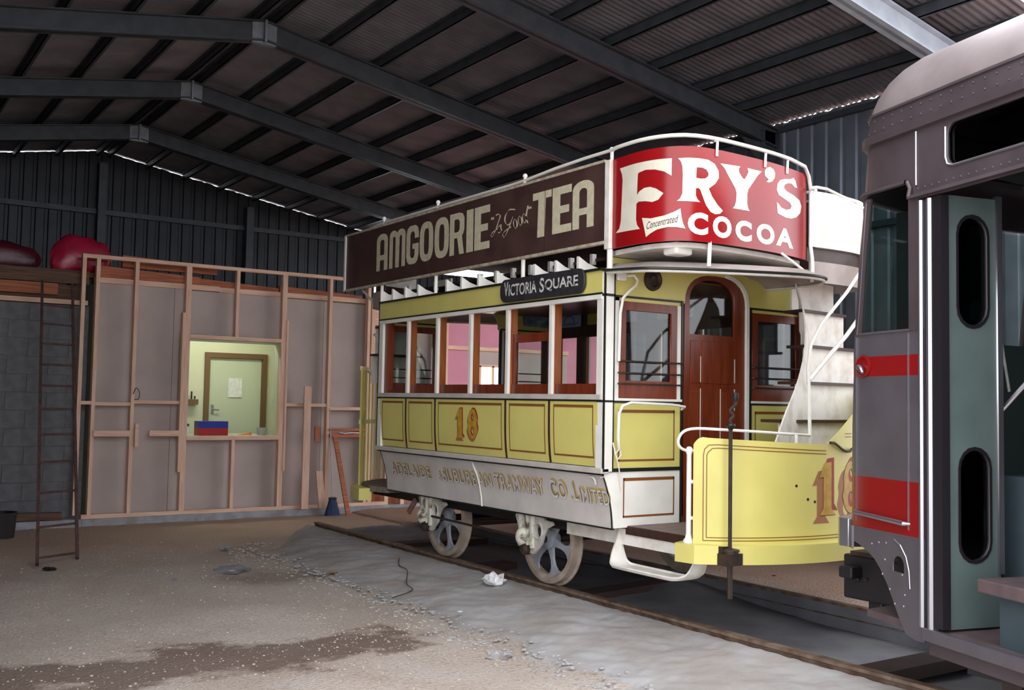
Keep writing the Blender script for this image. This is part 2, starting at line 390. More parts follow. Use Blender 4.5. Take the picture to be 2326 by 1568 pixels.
# ================================================================== THE SHED
RX = -2.19; SL = .172; FY = [4.215+2.4705*k for k in range(-2, 3)]; YF = -1.3
def roofz(x, z0): return z0-SL*abs(x-RX)
def nz(x, y, s, a, seed=0): return a*noise.noise(Vector((x*s, y*s, seed)))
# ground
def sm(t): t = max(0, min(1, t)); return t*t*(3-2*t)
def gh(x, y):
    t = sm((y-5.3)/1.2)
    a = -.21+nz(x, y, 1.1, .03)+nz(x, y, 4, .010, 3)
    inside = sm((x+.9)/.1)*(1-sm((x-.72)/.06)); right = sm((x-.72)/.06)
    b = a*(1-inside-right)+(-.45)*inside+(-.03+nz(x, y, 2, .02))*right
    far = -.17+nz(x, y, 3, .012)
    return b*(1-t)+(far+(.05 if x > .7 else 0)*sm((x-.5)/.5))*t
xs = [-16, -12, -9]+[-7.4+.12*i for i in range(54)]+[-.92, -.86, -.8, -.7, -.4, 0, .4, .70, .725, .75, .78, .84]+[.95+.2*i for i in range(30)]+[8, 12, 20]
ys = [-30, -20, -14, -10]+[-8+.14*i for i in range(120)]+[9, 10, 12, 14]
build(MB().sheet([[(x, y, gh(x, y)) for x in xs] for y in ys]), 'floor', 'ground', smooth=True, kind='structure',
      label='crushed limestone and dirt floor of the shed with dark damp stains', cat='floor')
# limestone chips strewn over the floor
mb = MB(); t = (1+5**.5)/2
ICO = [Vector(v).normalized() for v in ((-1, t, 0), (1, t, 0), (-1, -t, 0), (1, -t, 0), (0, -1, t), (0, 1, t), (0, -1, -t), (0, 1, -t), (t, 0, -1), (t, 0, 1), (-t, 0, -1), (-t, 0, 1))]
ICF = [(0, 11, 5), (0, 5, 1), (0, 1, 7), (0, 7, 10), (0, 10, 11), (1, 5, 9), (5, 11, 4), (11, 10, 2), (10, 7, 6), (7, 1, 8), (3, 9, 4), (3, 4, 2), (3, 2, 6), (3, 6, 8), (3, 8, 9), (4, 9, 5), (2, 4, 11), (6, 2, 10), (8, 6, 7), (9, 8, 1)]
for i in range(3400):
    y = random.uniform(-1.6, 6.5) if i % 3 else random.gauss(.9, .5); x = random.uniform(-6.5, -1.75) if i % 4 else random.gauss(-2.3, .5)
    if x > -1.7: continue
    r = random.choice((.003, .004, .004, .005, .006, .009)) * (1.3 if i % 40 == 0 else 1)
    q = Vector((x, y, gh(x, y)+r*.2)); sx = random.uniform(.7, 1.4); sy = random.uniform(.7, 1.4)
    mb.add([q+Vector((v.x*r*sx, v.y*r*sy, v.z*r*.7)) for v in ICO], ICF)
build(mb, 'limestone_chips', 'stone', kind='stuff', label='scattered pale limestone chips lying on the dirt floor', cat='gravel')
# concrete haunch outside the near rail
rows = []
for i in range(360):
    y = -6+12.0*i/359; e = sm((y-4.9)/1.1); w = 1-.75*e
    row = []
    for k in range(40):
        q = k/39; x = -.79-(1.12*w+.14*noise.noise(Vector((y*.9, 3, 1)))+.06*noise.noise(Vector((y*4, 3, 1))))*q
        z = -.045-.03*sm(q*5)-.155*sm((q-.1)/.95)+nz(x, y, 2.2, .022)*sm(q*4)+nz(x+.5*y, y*.35, 9, .012, 5)*sm(q*4)+nz(x, y, 16, .007, 6)-.05*sm((q-.88)*9)
        row.append((x, y, z))
    rows.append([(-.785, y, -.09)]+row)
build(MB().sheet(rows), 'concrete_haunch', 'haunch', smooth=True, kind='structure', label='rough trowelled grey concrete haunch sloping down from the near rail', cat='kerb')
mb = MB()
for i in range(900):
    y = random.uniform(-1.8, 5.6); x = -1.78+random.gauss(0, .13)+.10*noise.noise(Vector((y*.9, 3, 1)))
    r = random.choice((.006, .009, .012, .018)); q = Vector((x, y, gh(x, y)+.02 if x > -1.8 else gh(x, y)+r*.2)); sx = random.uniform(.7, 1.5)
    mb.add([q+Vector((v.x*r*sx, v.y*r, v.z*r*.6)) for v in ICO], ICF)
build(mb, 'cement_crumbs', 'haunch', kind='stuff', label='grey cement crumbs spilled along the foot of the haunch', cat='rubble')
# trough between the rails
rows = []
for i in range(110):
    y = -9+14.95*i/109; row = []
    for k in range(16):
        x = -.715+1.43*k/15; z = -.125-.07*sm((.6-y)/1.2)+nz(x, y, 1.6, .03, 8)+nz(x, y, 6, .012, 2)+.045*sm((x-.1)/.35)*(1-sm(abs(y-1)/.8))
        row.append((x, y, z))
    rows.append([(-.72, y, -.03)]+row+[(.72, y, -.02)])
build(MB().sheet(rows), 'track_bed', 'beddark', smooth=True, kind='structure', label='dark dusty sunken bed between the two rails', cat='track bed')
tr = empty('tram_track', (0, -1, -.1), label='pair of rusty steel rails on dark sleepers running under both trams', cat='track')
prof = [(-.035, -.02), (-.035, .0), (.03, .0), (.03, -.02), (.01, -.03), (.008, -.085), (.05, -.1), (-.05, -.1), (-.008, -.085), (-.01, -.03)]
for x in (-.7525, .7525):
    mb = MB(); n = 24
    for i in range(n):
        ya, yb = -9+14.82*i/n, -9+14.82*(i+1)/n
        mb.prism(prof, lambda u, v, w: (x+u, w, v), ya, yb)
    build(mb, 'rail', 'railtop', tr)
for y, x0, x1, a in ((1.0, -.7, .48, .17), (4.22, -.7, .62, .02), (-1.83, -.7, .7, 0), (-3.4, -.7, .7, 0), (2.6, -.7, -.1, .05)):
    build(MB().beam((x0, y+a*(x0+.1), -.105), (x1, y+a*(x1+.1), -.115), .2, .08), 'sleeper', 'sleeper', tr)

# roof
ceil = empty('ceiling', (RX, 2, 4.6), kind='structure', label='corrugated zinc roof with purlins on grey portal frames', cat='roof')
PW = .0692; W = 11*PW
def sheetmesh(sgn, xe):
    mb = MB(); n = 11*6+3; cols = [RX+sgn*.01, RX+sgn*abs(xe-RX)*.5, xe]
    rows = []
    for i in range(n+1):
        y = (W+PW/2)*i/n; dz = .009*cos(2*pi*y/PW)
        rows.append([(x, y, roofz(x, 5.455)+dz+.004*(y/W)) for x in cols])
    return mb.sheet(rows)
for sgn, xe in ((1, 2.80), (-1, -7.16)):
    first = None
    for i in range(17):
        if first is None:
            first = build(sheetmesh(sgn, xe), 'roofing_sheet', 'roofing', ceil, smooth=False); first.location = (0, YF-.12, 0)
            base = first.location.copy()
        else:
            c = first.copy(); COL.objects.link(c); c.location = (0, base.y+i*W, 0)
build(MB().beam((RX, YF-.1, 5.475), (RX, 11.5, 5.475), .3, .012), 'ridge_capping', 'galv', ceil)
for sgn in (1, -1):
    k = 0
    while True:
        x = RX+sgn*(.09+.605*k)
        if x > 2.72 or x < -7.05: break
        z = roofz(x, 5.395)
        mb = MB().box(x-.006, x+.006, YF, 11.45, z-.055, z+.045).box(x-.006, x+.034, YF, 11.45, z-.055, z-.047).box(x-.034, x+.006, YF, 11.45, z+.037, z+.045)
        build(mb, 'purlin', 'beam', ceil); k += 1
def ibar(mb, a, b, depth):       # C/I section: web plus flanges, a/b on the lower edge, plane y = const
    (xa, y, za), (xb, _, zb) = a, b
    for (y0, y1, z0, z1) in ((y-.02, y+.02, 0, depth), (y-.07, y+.07, 0, .014), (y-.07, y+.07, depth-.014, depth)):
        mb.hexa([(xa, y0, za+z0), (xb, y0, zb+z0), (xb, y1, zb+z0), (xa, y1, za+z0), (xa, y0, za+z1), (xb, y0, zb+z1), (xb, y1, zb+z1), (xa, y1, za+z1)])
for y in FY:
    fr = MB()
    for sgn, xe in ((1, 2.69), (-1, -7.03)): ibar(fr, (RX, y, 5.13), (xe, y, roofz(xe, 5.13)), .21)
    fo = build(fr, 'portal_frame', 'galvbeam_lit' if y < 0 else 'beam', ceil)
    build(MB().box(RX-.13, RX+.13, y-.03, y+.03, 5.10, 5.33).box(RX-.012, RX+.012, y-.08, y+.08, 5.11, 5.34), 'apex_plate', 'galv', fo)
    for xe in (2.69, -7.03):
        if xe > 0 and y > 4.8: continue
        m_ = MB().box(xe-.22, xe, y-.02, y+.02, -.2, roofz(xe, 5.13)+.18)
        for x_ in (xe-.235, xe-.005): m_.box(x_, x_+.014, y-.07, y+.07, -.2, roofz(xe, 5.13)+.16)
        build(m_, 'column', 'beam', fo)
        q = -1 if xe > 0 else 1
        build(MB().prism([(xe+q*.2, roofz(xe, 5.13)+.04), (xe+q*.2, roofz(xe, 5.13)-.22), (xe+q*.5, roofz(xe, 5.13)+.06)], lambda u, v, w: (u, w, v), y-.012, y+.012), 'knee_plate', 'beam', fo)

# clad walls
def clad(parent, fn, L, z0, ztop, name='cladding_sheet', m='cladding'):    # fn(u, off, z); one object per sheet
    n = int(L/.76)+1; w = L/n
    for i in range(n):
        prof = []
        for k in range(4):
            a = i*w+w*k/4; q = w/4
            prof += [(a, 0), (a+q*.62, 0), (a+q*.70, .022), (a+q*.92, .022)]
        prof.append(((i+1)*w, 0)); rows = []
        for u, o in prof: rows.append([fn(u, o, z0), fn(u, o, ztop(u))])
        build(MB().sheet(rows), name, m, parent)
wr = empty('wall_right', (2.75, -1, 0), kind='structure', label='blue grey ribbed steel wall to the right of the trams', cat='wall')
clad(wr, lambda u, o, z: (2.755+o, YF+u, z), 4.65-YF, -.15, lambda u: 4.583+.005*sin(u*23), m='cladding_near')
for z in (1.72, 3.3, 4.5): bx('girt', 'beam', wr, 2.70, 2.75, YF, 4.6, z-.03, z+.03)
wb = empty('wall_back', (0, 11.5, 0), kind='structure', label='dark ribbed steel gable wall at the far end of the shed', cat='wall')
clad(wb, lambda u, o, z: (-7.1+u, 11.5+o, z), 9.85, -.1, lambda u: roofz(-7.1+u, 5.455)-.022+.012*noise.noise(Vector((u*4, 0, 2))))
for x in (RX, .25, -4.6): bx('gable_post', 'beam', wb, x-.06, x+.06, 11.3, 11.48, -.1, roofz(x, 5.2))
for z in (4.42, 3.1): bx('girt', 'beam', wb, -7.0, 2.7, 11.42, 11.48, z-.04, z+.04)
wl = empty('wall_left', (-7.1, 2, 0), kind='structure', label='ribbed steel wall down the left side of the shed', cat='wall')
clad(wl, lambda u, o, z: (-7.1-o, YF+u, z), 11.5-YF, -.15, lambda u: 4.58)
wf = empty('wall_front', (-6.6, YF, 0), kind='structure', label='steel front wall beside the open end of the shed', cat='wall')
clad(wf, lambda u, o, z: (-7.1+u, YF-o, z), 1.6, -.15, lambda u: roofz(-7.1+u, 5.44)-.04)
# lean-to behind the horse tram: walls added to cut daylight, gap left for raking light
we = empty('wall_leanto_lightblock', (7.2, 8, 0), kind='structure', label='ribbed steel walls added to cut daylight in the lean-to behind the horse tram', cat='wall')
clad(we, lambda u, o, z: (7.2+o, 6.3+u, z), 5.2, -.1, lambda u: 3.94)
clad(we, lambda u, o, z: (3.25+u, 11.5+o, z), 3.95, -.1, lambda u: 3.97)
bx('closing_panel', 'cladding', we, 2.74, 2.76, 4.6, 11.5, 4.40, 4.61)
an = empty('ceiling_leanto', (4.7, 6.5, 4.3), kind='structure', label='lean-to roof beside the back end of the shed', cat='roof')
build(MB().hexa([(2.72, 4.6, 4.45), (7.2, 4.6, 3.95), (7.2, 11.6, 3.95), (2.72, 11.6, 4.45), (2.72, 4.6, 4.48), (7.2, 4.6, 3.98), (7.2, 11.6, 3.98), (2.72, 11.6, 4.48)]), 'roofing_sheet', 'roofing', an)
for y in (4.7, 7.9): bx('post', 'pine', an, 6.95, 7.05, y, y+.09, -.05, 3.97)

# office partition
wo = empty('wall_office', (-1, 8, -.08), kind='structure', label='unfinished pine stud partition lined with grey board in front of the office', cat='wall')
def stud(x, z0=-.03, z1=3.225, y0=7.94, y1=8.03, w=.046): bx('stud', 'pine', wo, x-w/2, x+w/2, y0, y1, z0, z1)
for x in (-3.08, -2.91, -2.43, .305, .92): stud(x)
for x in (-1.755, -.40): stud(x, w=.07)
stud(-1.08, 2.31, 3.225); stud(-1.08, -.03, .90)
bx('stud', 'pine', wo, -1.825, -1.79, 7.93, 8.02, .48, 2.6); bx('stud', 'pine', wo, -.365, -.335, 7.93, 8.02, .46, 2.58)
bx('top_plate', 'pine_h', wo, -3.105, 1.3, 7.94, 8.03, 3.225, 3.272)
bx('bottom_plate', 'pine_h', wo, -3.0, 1.3, 7.94, 8.03, -.08, -.03)
bx('lintel', 'pine_h', wo, -1.72, -.41, 7.935, 8.03, 2.262, 2.312); bx('sill_plate', 'pine_h', wo, -1.72, -.41, 7.935, 8.03, .90, .95)
for x0, x1, z in ((-3.06, -2.93, 1.38), (-2.885, -2.455, 1.37), (-2.405, -1.83, 1.40), (-.335, .28, 1.39), (.33, .9, 1.345)):
    bx('nogging', 'pine_h', wo, x0, x1, 7.95, 8.03, z-.022, z+.022)
for x0, x1, z0, z1 in ((-2.9, -2.46, .955, 1.03), (-2.21, -1.83, .955, 1.03), (-2.39, -2.345, .82, 1.12), (.10, .17, .88, 1.09), (.33, .9, .93, .99), (.33, .9, 1.02, 1.06)):
    bx('nailed_offcut', 'oregon' if x0 > 0 else 'pine_h', wo, x0, x1, 7.91, 7.94, z0, z1)
Wx0, Wx1, Wz0, Wz1 = -1.72, -.41, .95, 2.262
for (x0, x1, z0, z1) in ((-2.92, -1.90, -.08, 2.93), (-1.895, Wx0, -.08, 2.93), (Wx0, -1.08, Wz1, 2.92), (-1.075, Wx1, Wz1, 2.92), (Wx0, -1.08, -.08, Wz0), (-1.075, Wx1, -.08, Wz0), (Wx1, .26, -.08, 2.91), (.265, .95, -.08, 2.90)):
    bx('lining_board', 'board', wo, x0, x1, 8.10, 8.112, z0, z1)
bx('inner_plate', 'pine_h', wo, -2.92, -1.3, 8.07, 8.16, 2.93, 3.0); bx('inner_plate', 'pine_h', wo, -1.3, .95, 8.07, 8.16, 2.92, 2.99)
for x0, x1, z0, z1, y in ((-2.9, -1.55, 3.01, 3.16, 8.13), (-2.56, -1.30, 3.17, 3.33, 8.2), (-1.55, -.42, 3.0, 3.10, 8.15), (-.40, .9, 2.99, 3.09, 8.16)):
    build(MB().hexa([(x0, y, z0), (x1, y, z0), (x1, y+.06, z0), (x0, y+.06, z0), (x0, y, z1), (x1, y, z1-.05), (x1, y+.06, z1-.05), (x0, y+.06, z1)]), 'rough_beam', 'oregon', wo)
# block wall with its timbers
wk = empty('wall_block', (-5, 8.2, -.08), kind='structure', label='grey concrete block wall behind the steel ladder', cat='wall')
bx('mortar_bed', 'mortar', wk, -7.05, -2.95, 8.215, 8.38, -.08, 2.62)
bl = None
for r in range(12):
    z = -.08+r*.2255
    for k in range(9):
        x = -2.95-.47*k-(.235 if r % 2 else 0)
        x0 = max(x-.47, -7.05)
        if k == 0 and r % 2: bx('block', 'block', wk, -3.182, -2.953, 8.2+.003*(r % 3), 8.39, z+.004, z+.2215, bevel=.004)
        if x0 >= x-.05: continue
        if bl is None or x-x0 < .46:
            o = bx('block', 'block', wk, x0+.003, x-.003, 8.2, 8.39, z+.004, z+.2215, bevel=.004)
            if bl is None and x-x0 > .46: bl = o; b0 = (x, z)
        else:
            c = bl.copy(); COL.objects.link(c); c.location = (x-b0[0], random.uniform(-.003, .003), z-b0[1])
bx('wall_plate', 'pine_h', wk, -7.05, -2.98, 8.15, 8.3, 2.63, 2.69)
bx('wall_plate', 'oregon', wk, -7.05, -3.35, 8.12, 8.2, 2.74, 2.88); bx('wall_plate', 'oldwood', wk, -7.05, -3.02, 8.22, 8.3, 2.70, 2.88)
bx('wall_plate', 'oldwood', wk, -7.05, -2.99, 8.08, 8.14, 2.89, 3.06); bx('wall_plate', 'oldwood', wk, -7.05, -2.66, 8.20, 8.44, 3.0, 3.06)
for x in (-6.5, -4.9, -3.2): bx('packer', 'oldwood', wk, x, x+.1, 8.30, 8.38, 2.62, 3.0)
bx('concrete_step', 'slab', wk, -7.05, -3.0, 7.9, 8.21, -.3, -.08)
# office slab and room
bx('floor_office', 'slab', None, -3.0, 7.2, 7.9, 11.45, -.35, -.08, bevel=.01, kind='structure', label='raised concrete slab edge under the stud partition', cat='floor')
ro = empty('wall_office_inner', (-1, 9.8, 0), kind='structure', label='pale green inside walls of the office seen through its window', cat='wall')
bx('wall_panel', 'greenwall', ro, -2.9, -.93, 9.8, 9.86, -.08, 2.9); bx('wall_panel', 'greenwall', ro, .055, .98, 9.8, 9.86, -.08, 2.9); bx('wall_panel', 'greenwall', ro, -.93, .055, 9.8, 9.86, 2.165, 2.9)
bx('wall_panel', 'greenwall', ro, -2.90, -2.86, 8.12, 9.86, -.08, 2.9); bx('wall_panel', 'greenwall', ro, .93, .98, 8.17, 9.86, -.08, 2.9)
for x0, x1, z0, z1 in ((-2.86, Wx0, -.08, 2.9), (Wx1, .93, -.08, 2.9), (Wx0, Wx1, Wz1, 2.9), (Wx0, Wx1, -.08, .90)): bx('wall_panel', 'greenwall', ro, x0, x1, 8.165, 8.175, z0, z1)
bx('ceiling_panel', 'greenwall', ro, -2.90, .98, 8.18, 9.86, 2.9, 2.93)
dr = empty('door_1', (-.44, 9.8, -.08), kind='structure', label='pale green office door in a brown frame', cat='door')
for x0, x1, z0, z1 in ((-.93, -.855, -.08, 2.165), (-.02, .055, -.08, 2.165), (-.855, -.02, 2.085, 2.165)): bx('door_frame', 'doorframe', dr, x0, x1, 9.75, 9.85, z0, z1)
bx('door_leaf', 'greendoor', dr, -.85, -.025, 9.80, 9.84, -.07, 2.08)
mb = MB().tube([(-.79, 9.80, 1.29), (-.79, 9.75, 1.29), (-.70, 9.75, 1.285)], .011).box(-.81, -.77, 9.79, 9.80, 1.22, 1.36)
build(mb, 'door_handle', 'chrome', dr, smooth=True)
wi = empty('window_1', (-1.06, 8.08, .95), kind='structure', label='open square service window cut through the stud partition', cat='window')
for x0, x1, z0, z1 in ((Wx0, Wx0+.03, Wz0, Wz1), (Wx1-.03, Wx1, Wz0, Wz1), (Wx0, Wx1, Wz1-.025, Wz1)): bx('reveal', 'greendoor', wi, x0, x1, 8.03, 8.17, z0, z1)
bx('window_sill', 'sill_grey', wi, Wx0+.0, Wx1, 8.031, 8.48, .925, .95)
tag(bx('strip_light', 'tube', None, -1.7, -.4, 8.7, 8.86, 2.83, 2.895), label='fluorescent strip light on the office ceiling', cat='light')
# pink lined wall behind the horse tram
wp = empty('wall_pink', (4, 8.1, 0), kind='structure', label='pink lined wall with pine framing seen through the horse tram windows', cat='wall')
for x0, x1, z0, z1, m in ((.95, 2.25, .3, 2.9, 'board'), (.95, 2.25, -.08, .3, 'oregon'), (2.25, 2.9, -.08, 3.2, 'pink'), (2.9, 7.1, 2.36, 3.2, 'pink'), (2.9, 7.1, -.08, 1.35, 'pink'),
                          (2.9, 2.97, 1.35, 2.06, 'board'), (3.5, 4.75, 1.35, 2.30, 'board'), (2.9, 3.5, 2.06, 2.3, 'board'), (4.75, 7.1, 1.35, 2.36, 'pink')):
    bx('lining_board', m, wp, x0, x1, 8.10, 8.12, z0, z1)
for x in (1.0, 1.28, 1.55, 2.1, 2.27): bx('stud', 'pine', wp, x-.03, x+.03, 7.95, 8.04, -.08, 3.0)
bx('rail', 'pine_h', wp, 2.25, 4.75, 8.06, 8.10, 2.30, 2.36); bx('rail', 'pine_h', wp, .95, 2.25, 8.0, 8.1, 2.6, 2.95)
w2 = empty('window_2', (3.2, 8.1, 1.35), kind='structure', label='bright daylit window in the pink wall', cat='window')
bx('pane', 'daylight', w2, 2.97, 3.5, 8.105, 8.115, 1.35, 2.06)
for x in (2.97, 3.22, 3.48): bx('window_frame', 'pine', w2, x-.02, x+.02, 8.06, 8.104, 1.35, 2.06)
bx('window_frame', 'pine_h', w2, 2.95, 3.5, 8.06, 8.1, 2.04, 2.08)
# ================================================================== THE DOUBLE-DECK HORSE TRAM
HT = empty('horse_tram', (0, 1.765, 0), label='yellow and white double-deck horse tram number 18 with red and brown advertising boards', cat='tram')
L = 3.53
YM = [0.0, .626, 1.232, 1.81, 2.386, 2.947, 3.487]
PZ = [(.585, .995), (.65, 1.0), (.72, 1.008), (.80, 1.024), (.88, 1.05), (.94, 1.073), (.99, 1.093), (1.03, 1.095), (1.10, 1.106), (1.2, 1.114), (1.35, 1.119), (1.5, 1.12), (3.4, 1.12)]
def sprof(z):
    for (a, xa), (b, xb) in zip(PZ[:-1], PZ[1:]):
        if z <= b: return xa+(xb-xa)*max(0, (z-a)/(b-a))
    return 1.12
def sidefn(sx, lift=.0):      # u = -y, v = z, w = out
    return lambda u, v, w=0: (sx*(sprof(v)+lift+w), -u, v)
def fmap(rear):               # front-end coordinates to world
    return (lambda x, y, z: (-x, L-y, z)) if rear else (lambda x, y, z: (x, y, z))
D1 = [(.08, .70), (.34, .98), (.66, 1.0), (.66, .13), (.84, .0), (.10, 0), (.28, .13), (.28, .72)]
def D8(off=0):
    o = []; 
    for i in range(40):
        a = -pi/2+2*pi*i/40; y = .5+.5*sin(a); wv = (.40 if y < .5 else .36); x = .5+cos(a)*wv*(1.0 if abs(y-.52) > .1 else .86)
        o.append((x, y))
    return [o, [(.5+.11*cos(2*pi*i/16), .73+.13*sin(2*pi*i/16)) for i in range(16)], [(.5+.13*cos(2*pi*i/16), .27+.15*sin(2*pi*i/16)) for i in range(16)]]
def number18(base, u1, u2, v0, v1, parent, lay, fn):
    # u1 = (left, right) of the 1, u2 = of the 8
    for (du, dv, m, e) in lay:
        ms = []
        for (a, b), loops in ((u1, [D1]), (u2, D8())):
            ms.append(fill2d([[(a+(b-a)*x+du, v0+(v1-v0)*y+dv) for x, y in lp] for lp in loops]))
        me = joinmeshes(ms, 'number'); remap(me, lambda u, v, w, e=e: fn(u, v, e), .05); me.name = 'number'
        tag(finish(me, 'number', m, parent, False), label='painted number 18' if m == 'gold' else None)

def lineframe(name, m, parent, fn, u0, u1, v0, v1, w=.010, e=.002, top=2.0):
    mb = MB()
    for (a, b, c, d) in ((u0, u1, v1-w*top, v1), (u0, u1, v0, v0+w*1.3), (u0, u0+w, v0, v1), (u1-w, u1, v0, v1)):
        nu = 2; nv = 6
        mb.sheet([[fn(a+(b-a)*i/nu, c+(d-c)*j/nv, e) for i in range(nu+1)] for j in range(nv+1)])
    return build(mb, name, m, parent)

for sx in (-1, 1):
    f = sidefn(sx); X = lambda v: sx*v
    def sb(name, m, a, b, y0, y1, z0, z1, parent=HT, **k): return bx(name, m, parent, min(X(a), X(b)), max(X(a), X(b)), y0, y1, z0, z1, **k)
    # yellow waist panels and dark fillets
    bnd = [.03, .626, 1.232, 2.386, 2.947, 3.50]
    for a, b in zip(bnd[:-1], bnd[1:]):
        vv = [1.03, 1.07, 1.12, 1.2, 1.3, 1.4, 1.505]
        p = build(MB().sheet([[f(-b+.008, v), f(-a-.008, v)] for v in vv]), 'side_panel', 'yellow', HT, smooth=True, thick=.02, offset=-1 if sx < 0 else 1)
        lineframe('lining', 'brownline', p, f, -b+.055, -a-.055, 1.09, 1.478, e=.003)
        if a == 1.232:
            dk = p
    for y in bnd[1:-1]:
        build(MB().sheet([[(sx*(sprof(v)+.006), y-.010, v), (sx*(sprof(v)+.006), y+.010, v)] for v in [1.03, 1.1, 1.2, 1.3, 1.4, 1.505]]), 'fillet', 'darkwood', HT, thick=.012)
    if sx < 0:
        number18('n', (-2.03, -1.845), (-1.845, -1.625), 1.165, 1.425, dk, ((-.018, -.026, 'shade', .003), (.010, .010, 'redline', .004), (0, 0, 'gold', .006)), f)
    # waist moulding, rocker panel
    sb('waist_moulding', 'sill_grey', 1.06, 1.135, -.03, L+.03, .985, 1.025, bevel=.006)
    sb('black_line', 'blackgreen', 1.07, 1.112, -.01, L+.01, .972, .986)
    rk = build(MB().sheet([[f(-L, v), f(0, v)] for v in [.585, .65, .72, .76, .80, .84, .88, .91, .94, .972]]), 'rocker_panel', 'rocker', HT, smooth=True, thick=.02, offset=-1 if sx < 0 else 1)
    build(MB().sheet([[f(-L-.004, v, .004), f(-L+.012, v, .004)] for v in [.585, .65, .72, .80, .88, .94, .972]]).sheet([[f(-.012, v, .004), f(.004, v, .004)] for v in [.585, .65, .72, .80, .88, .94, .972]]).box(min(X(.98), X(1.0)), max(X(.98), X(1.0)), 0, L, .575, .587), 'black_line', 'blackgreen', rk)
    if sx < 0:
        # company lettering: gold shade behind, outlined grey white letters in front
        segs = [('ADELAIDE', -3.385, -2.60, .752, .862), ('&', -2.455, -2.395, .757, .835), ('SUBURBAN', -2.37, -1.555, .752, .868), ('TRAMWAY', -1.50, -.80, .752, .880),
                ('CO', -.715, -.505, .748, .892), ('.', -.475, -.445, .750, .772), ('L', -.42, -.36, .750, .890), ('IMITED', -.345, .0, .750, .855)]
        for (dx, dz, m, off, e) in ((.016, .016, 'goldshade', .040, .003), (0, 0, 'shadegrey', .044, .0045), (0, 0, 'lettergrey', .006, .006)):
            me = joinmeshes([textmesh(s_, a+dx, b+dx, c+dz, d+dz, off=off, space=1.08) for s_, a, b, c, d in segs], 'lettering')
            bm = bmesh.new(); bm.from_mesh(me)
            for q in range(1, 12): bmesh.ops.bisect_plane(bm, geom=bm.verts[:]+bm.edges[:]+bm.faces[:], plane_co=(0, .74+.015*q, 0), plane_no=(0, 1, 0))
            bm.to_mesh(me); bm.free()
            remap(me, lambda u, v, w, e=e: f(u, v, e)); letters(me, 'letter' if m == 'lettergrey' else 'letter_shade', m, rk)
        build(MB().tube([(-1.075-.012, 1.80, 1.0), (-1.068, 1.785, .92), (-1.045, 1.765, .85), (-1.03, 1.745, .76), (-1.015, 1.735, .66), (-1.012, 1.73, .585)], .0075, 6), 'hanging_strip', 'white', HT, smooth=True)
        build(MB().tube([(-1.09, .16, .955), (-1.10, .10, .95), (-1.095, .085, .93), (-1.085, .09, .90)], .007, 6).tube([(-1.07, .03, .955), (-1.10, .02, .955), (-1.075, -.02, .965)], .004, 5), 'cord_hook', 'worn_white', HT, smooth=True)
    # sill, pillars, cant rail, fascia
    sb('black_line', 'blackgreen', 1.09, 1.128, -.01, L+.01, 1.503, 1.516)
    sb('window_sill', 'sill_grey', 1.02, 1.135, -.005, L, 1.516, 1.556, bevel=.004)
    for i, y in enumerate(YM):
        w = .018
        sb('window_pillar', 'white', 1.095, 1.122, y-w if i else -.01, y+w if i < 6 else L, 1.556, 2.25)
        if 0 < i < 6: sb('window_pillar', 'varnish_light', 1.03, 1.095, y-.024, y+.055, 1.556, 2.27)
        elif i == 6: sb('window_pillar', 'varnish', 1.03, 1.095, y-.09, y, 1.556, 2.27)
        else: sb('window_pillar', 'varnish', 1.03, 1.095, y, y+.05, 1.556, 2.27)
    for i in range(5):
        sb('sash_rail', 'varnish', 1.04, 1.085, YM[i]+.055, YM[i+1]-.024, 1.556, 1.635)
    sb('sash_rail', 'varnish', 1.04, 1.085, 2.99, 3.40, 1.556, 1.585)
    if sx < 0:
        s5 = plate([rect(-1.215, -.665, 1.60, 2.045), rect(-1.165, -.70, 1.635, 1.975)], lambda u, v, w: (-1.062+w, -u, v), .03, 'window_sash', 'varnish', HT)
        build(MB().box(-1.066, -1.062, .70, 1.165, 1.635, 1.975), 'pane', 'glass', s5)
    else:
        for i in range(6):
            build(MB().box(1.060, 1.064, YM[i]+.05, YM[i+1]-.03, 1.6, 2.25), 'pane', 'glass', HT)
        for i in range(7): sb('window_pillar', 'darkwood', .99, 1.03, YM[i]-.06, YM[i]+.06, 1.55, 2.28)
        sb('window_header', 'darkwood', .98, 1.03, .0, L, 2.20, 2.5)
    sb('cant_rail', 'white', 1.09, 1.13, 0, L, 2.25, 2.283)
    sb('black_line', 'blackgreen', 1.09, 1.132, -.005, L+.005, 2.283, 2.297)
    sb('letterboard', 'yellow', 1.09, 1.122, 0, L, 2.297, 2.458)
    sb('gutter', 'blackgreen', 1.06, 1.14, -.01, L+.01, 2.458, 2.476)
    for y0 in ((.04, -.0),): pass
    # roof brackets
    br = None
    for y in (3.50, 3.28, 3.02, 2.76, 2.23, 1.97, 1.69, 1.405, .855, .57, .29):
        prof = [(1.125, 2.476), (1.125, 2.59), (1.04, 2.545), (.95, 2.52), (.82, 2.505), (.70, 2.503), (.70, 2.476)]
        o = build(MB().prism([(sx*a, b) for a, b in prof], lambda u, v, w: (u, w, v), y-.014, y+.014), 'roof_bracket', 'white', HT)
    # advertising board and its posts
    bd = sb('advertising_board', 'amg', 1.13, 1.148, -.05, 4.34, 2.66, 3.245)
    tag(bd, label='brown tea advertising board with buff lettering' if sx < 0 else 'back of the far side board')
    for z0, z1 in ((2.642, 2.664), (3.238, 3.258)): sb('board_edge', 'boardframe', 1.12, 1.158, -.05, 4.35, z0, z1, parent=bd)
    sb('board_edge', 'white', 1.12, 1.16, 4.325, 4.36, 2.645, 3.25, parent=bd)
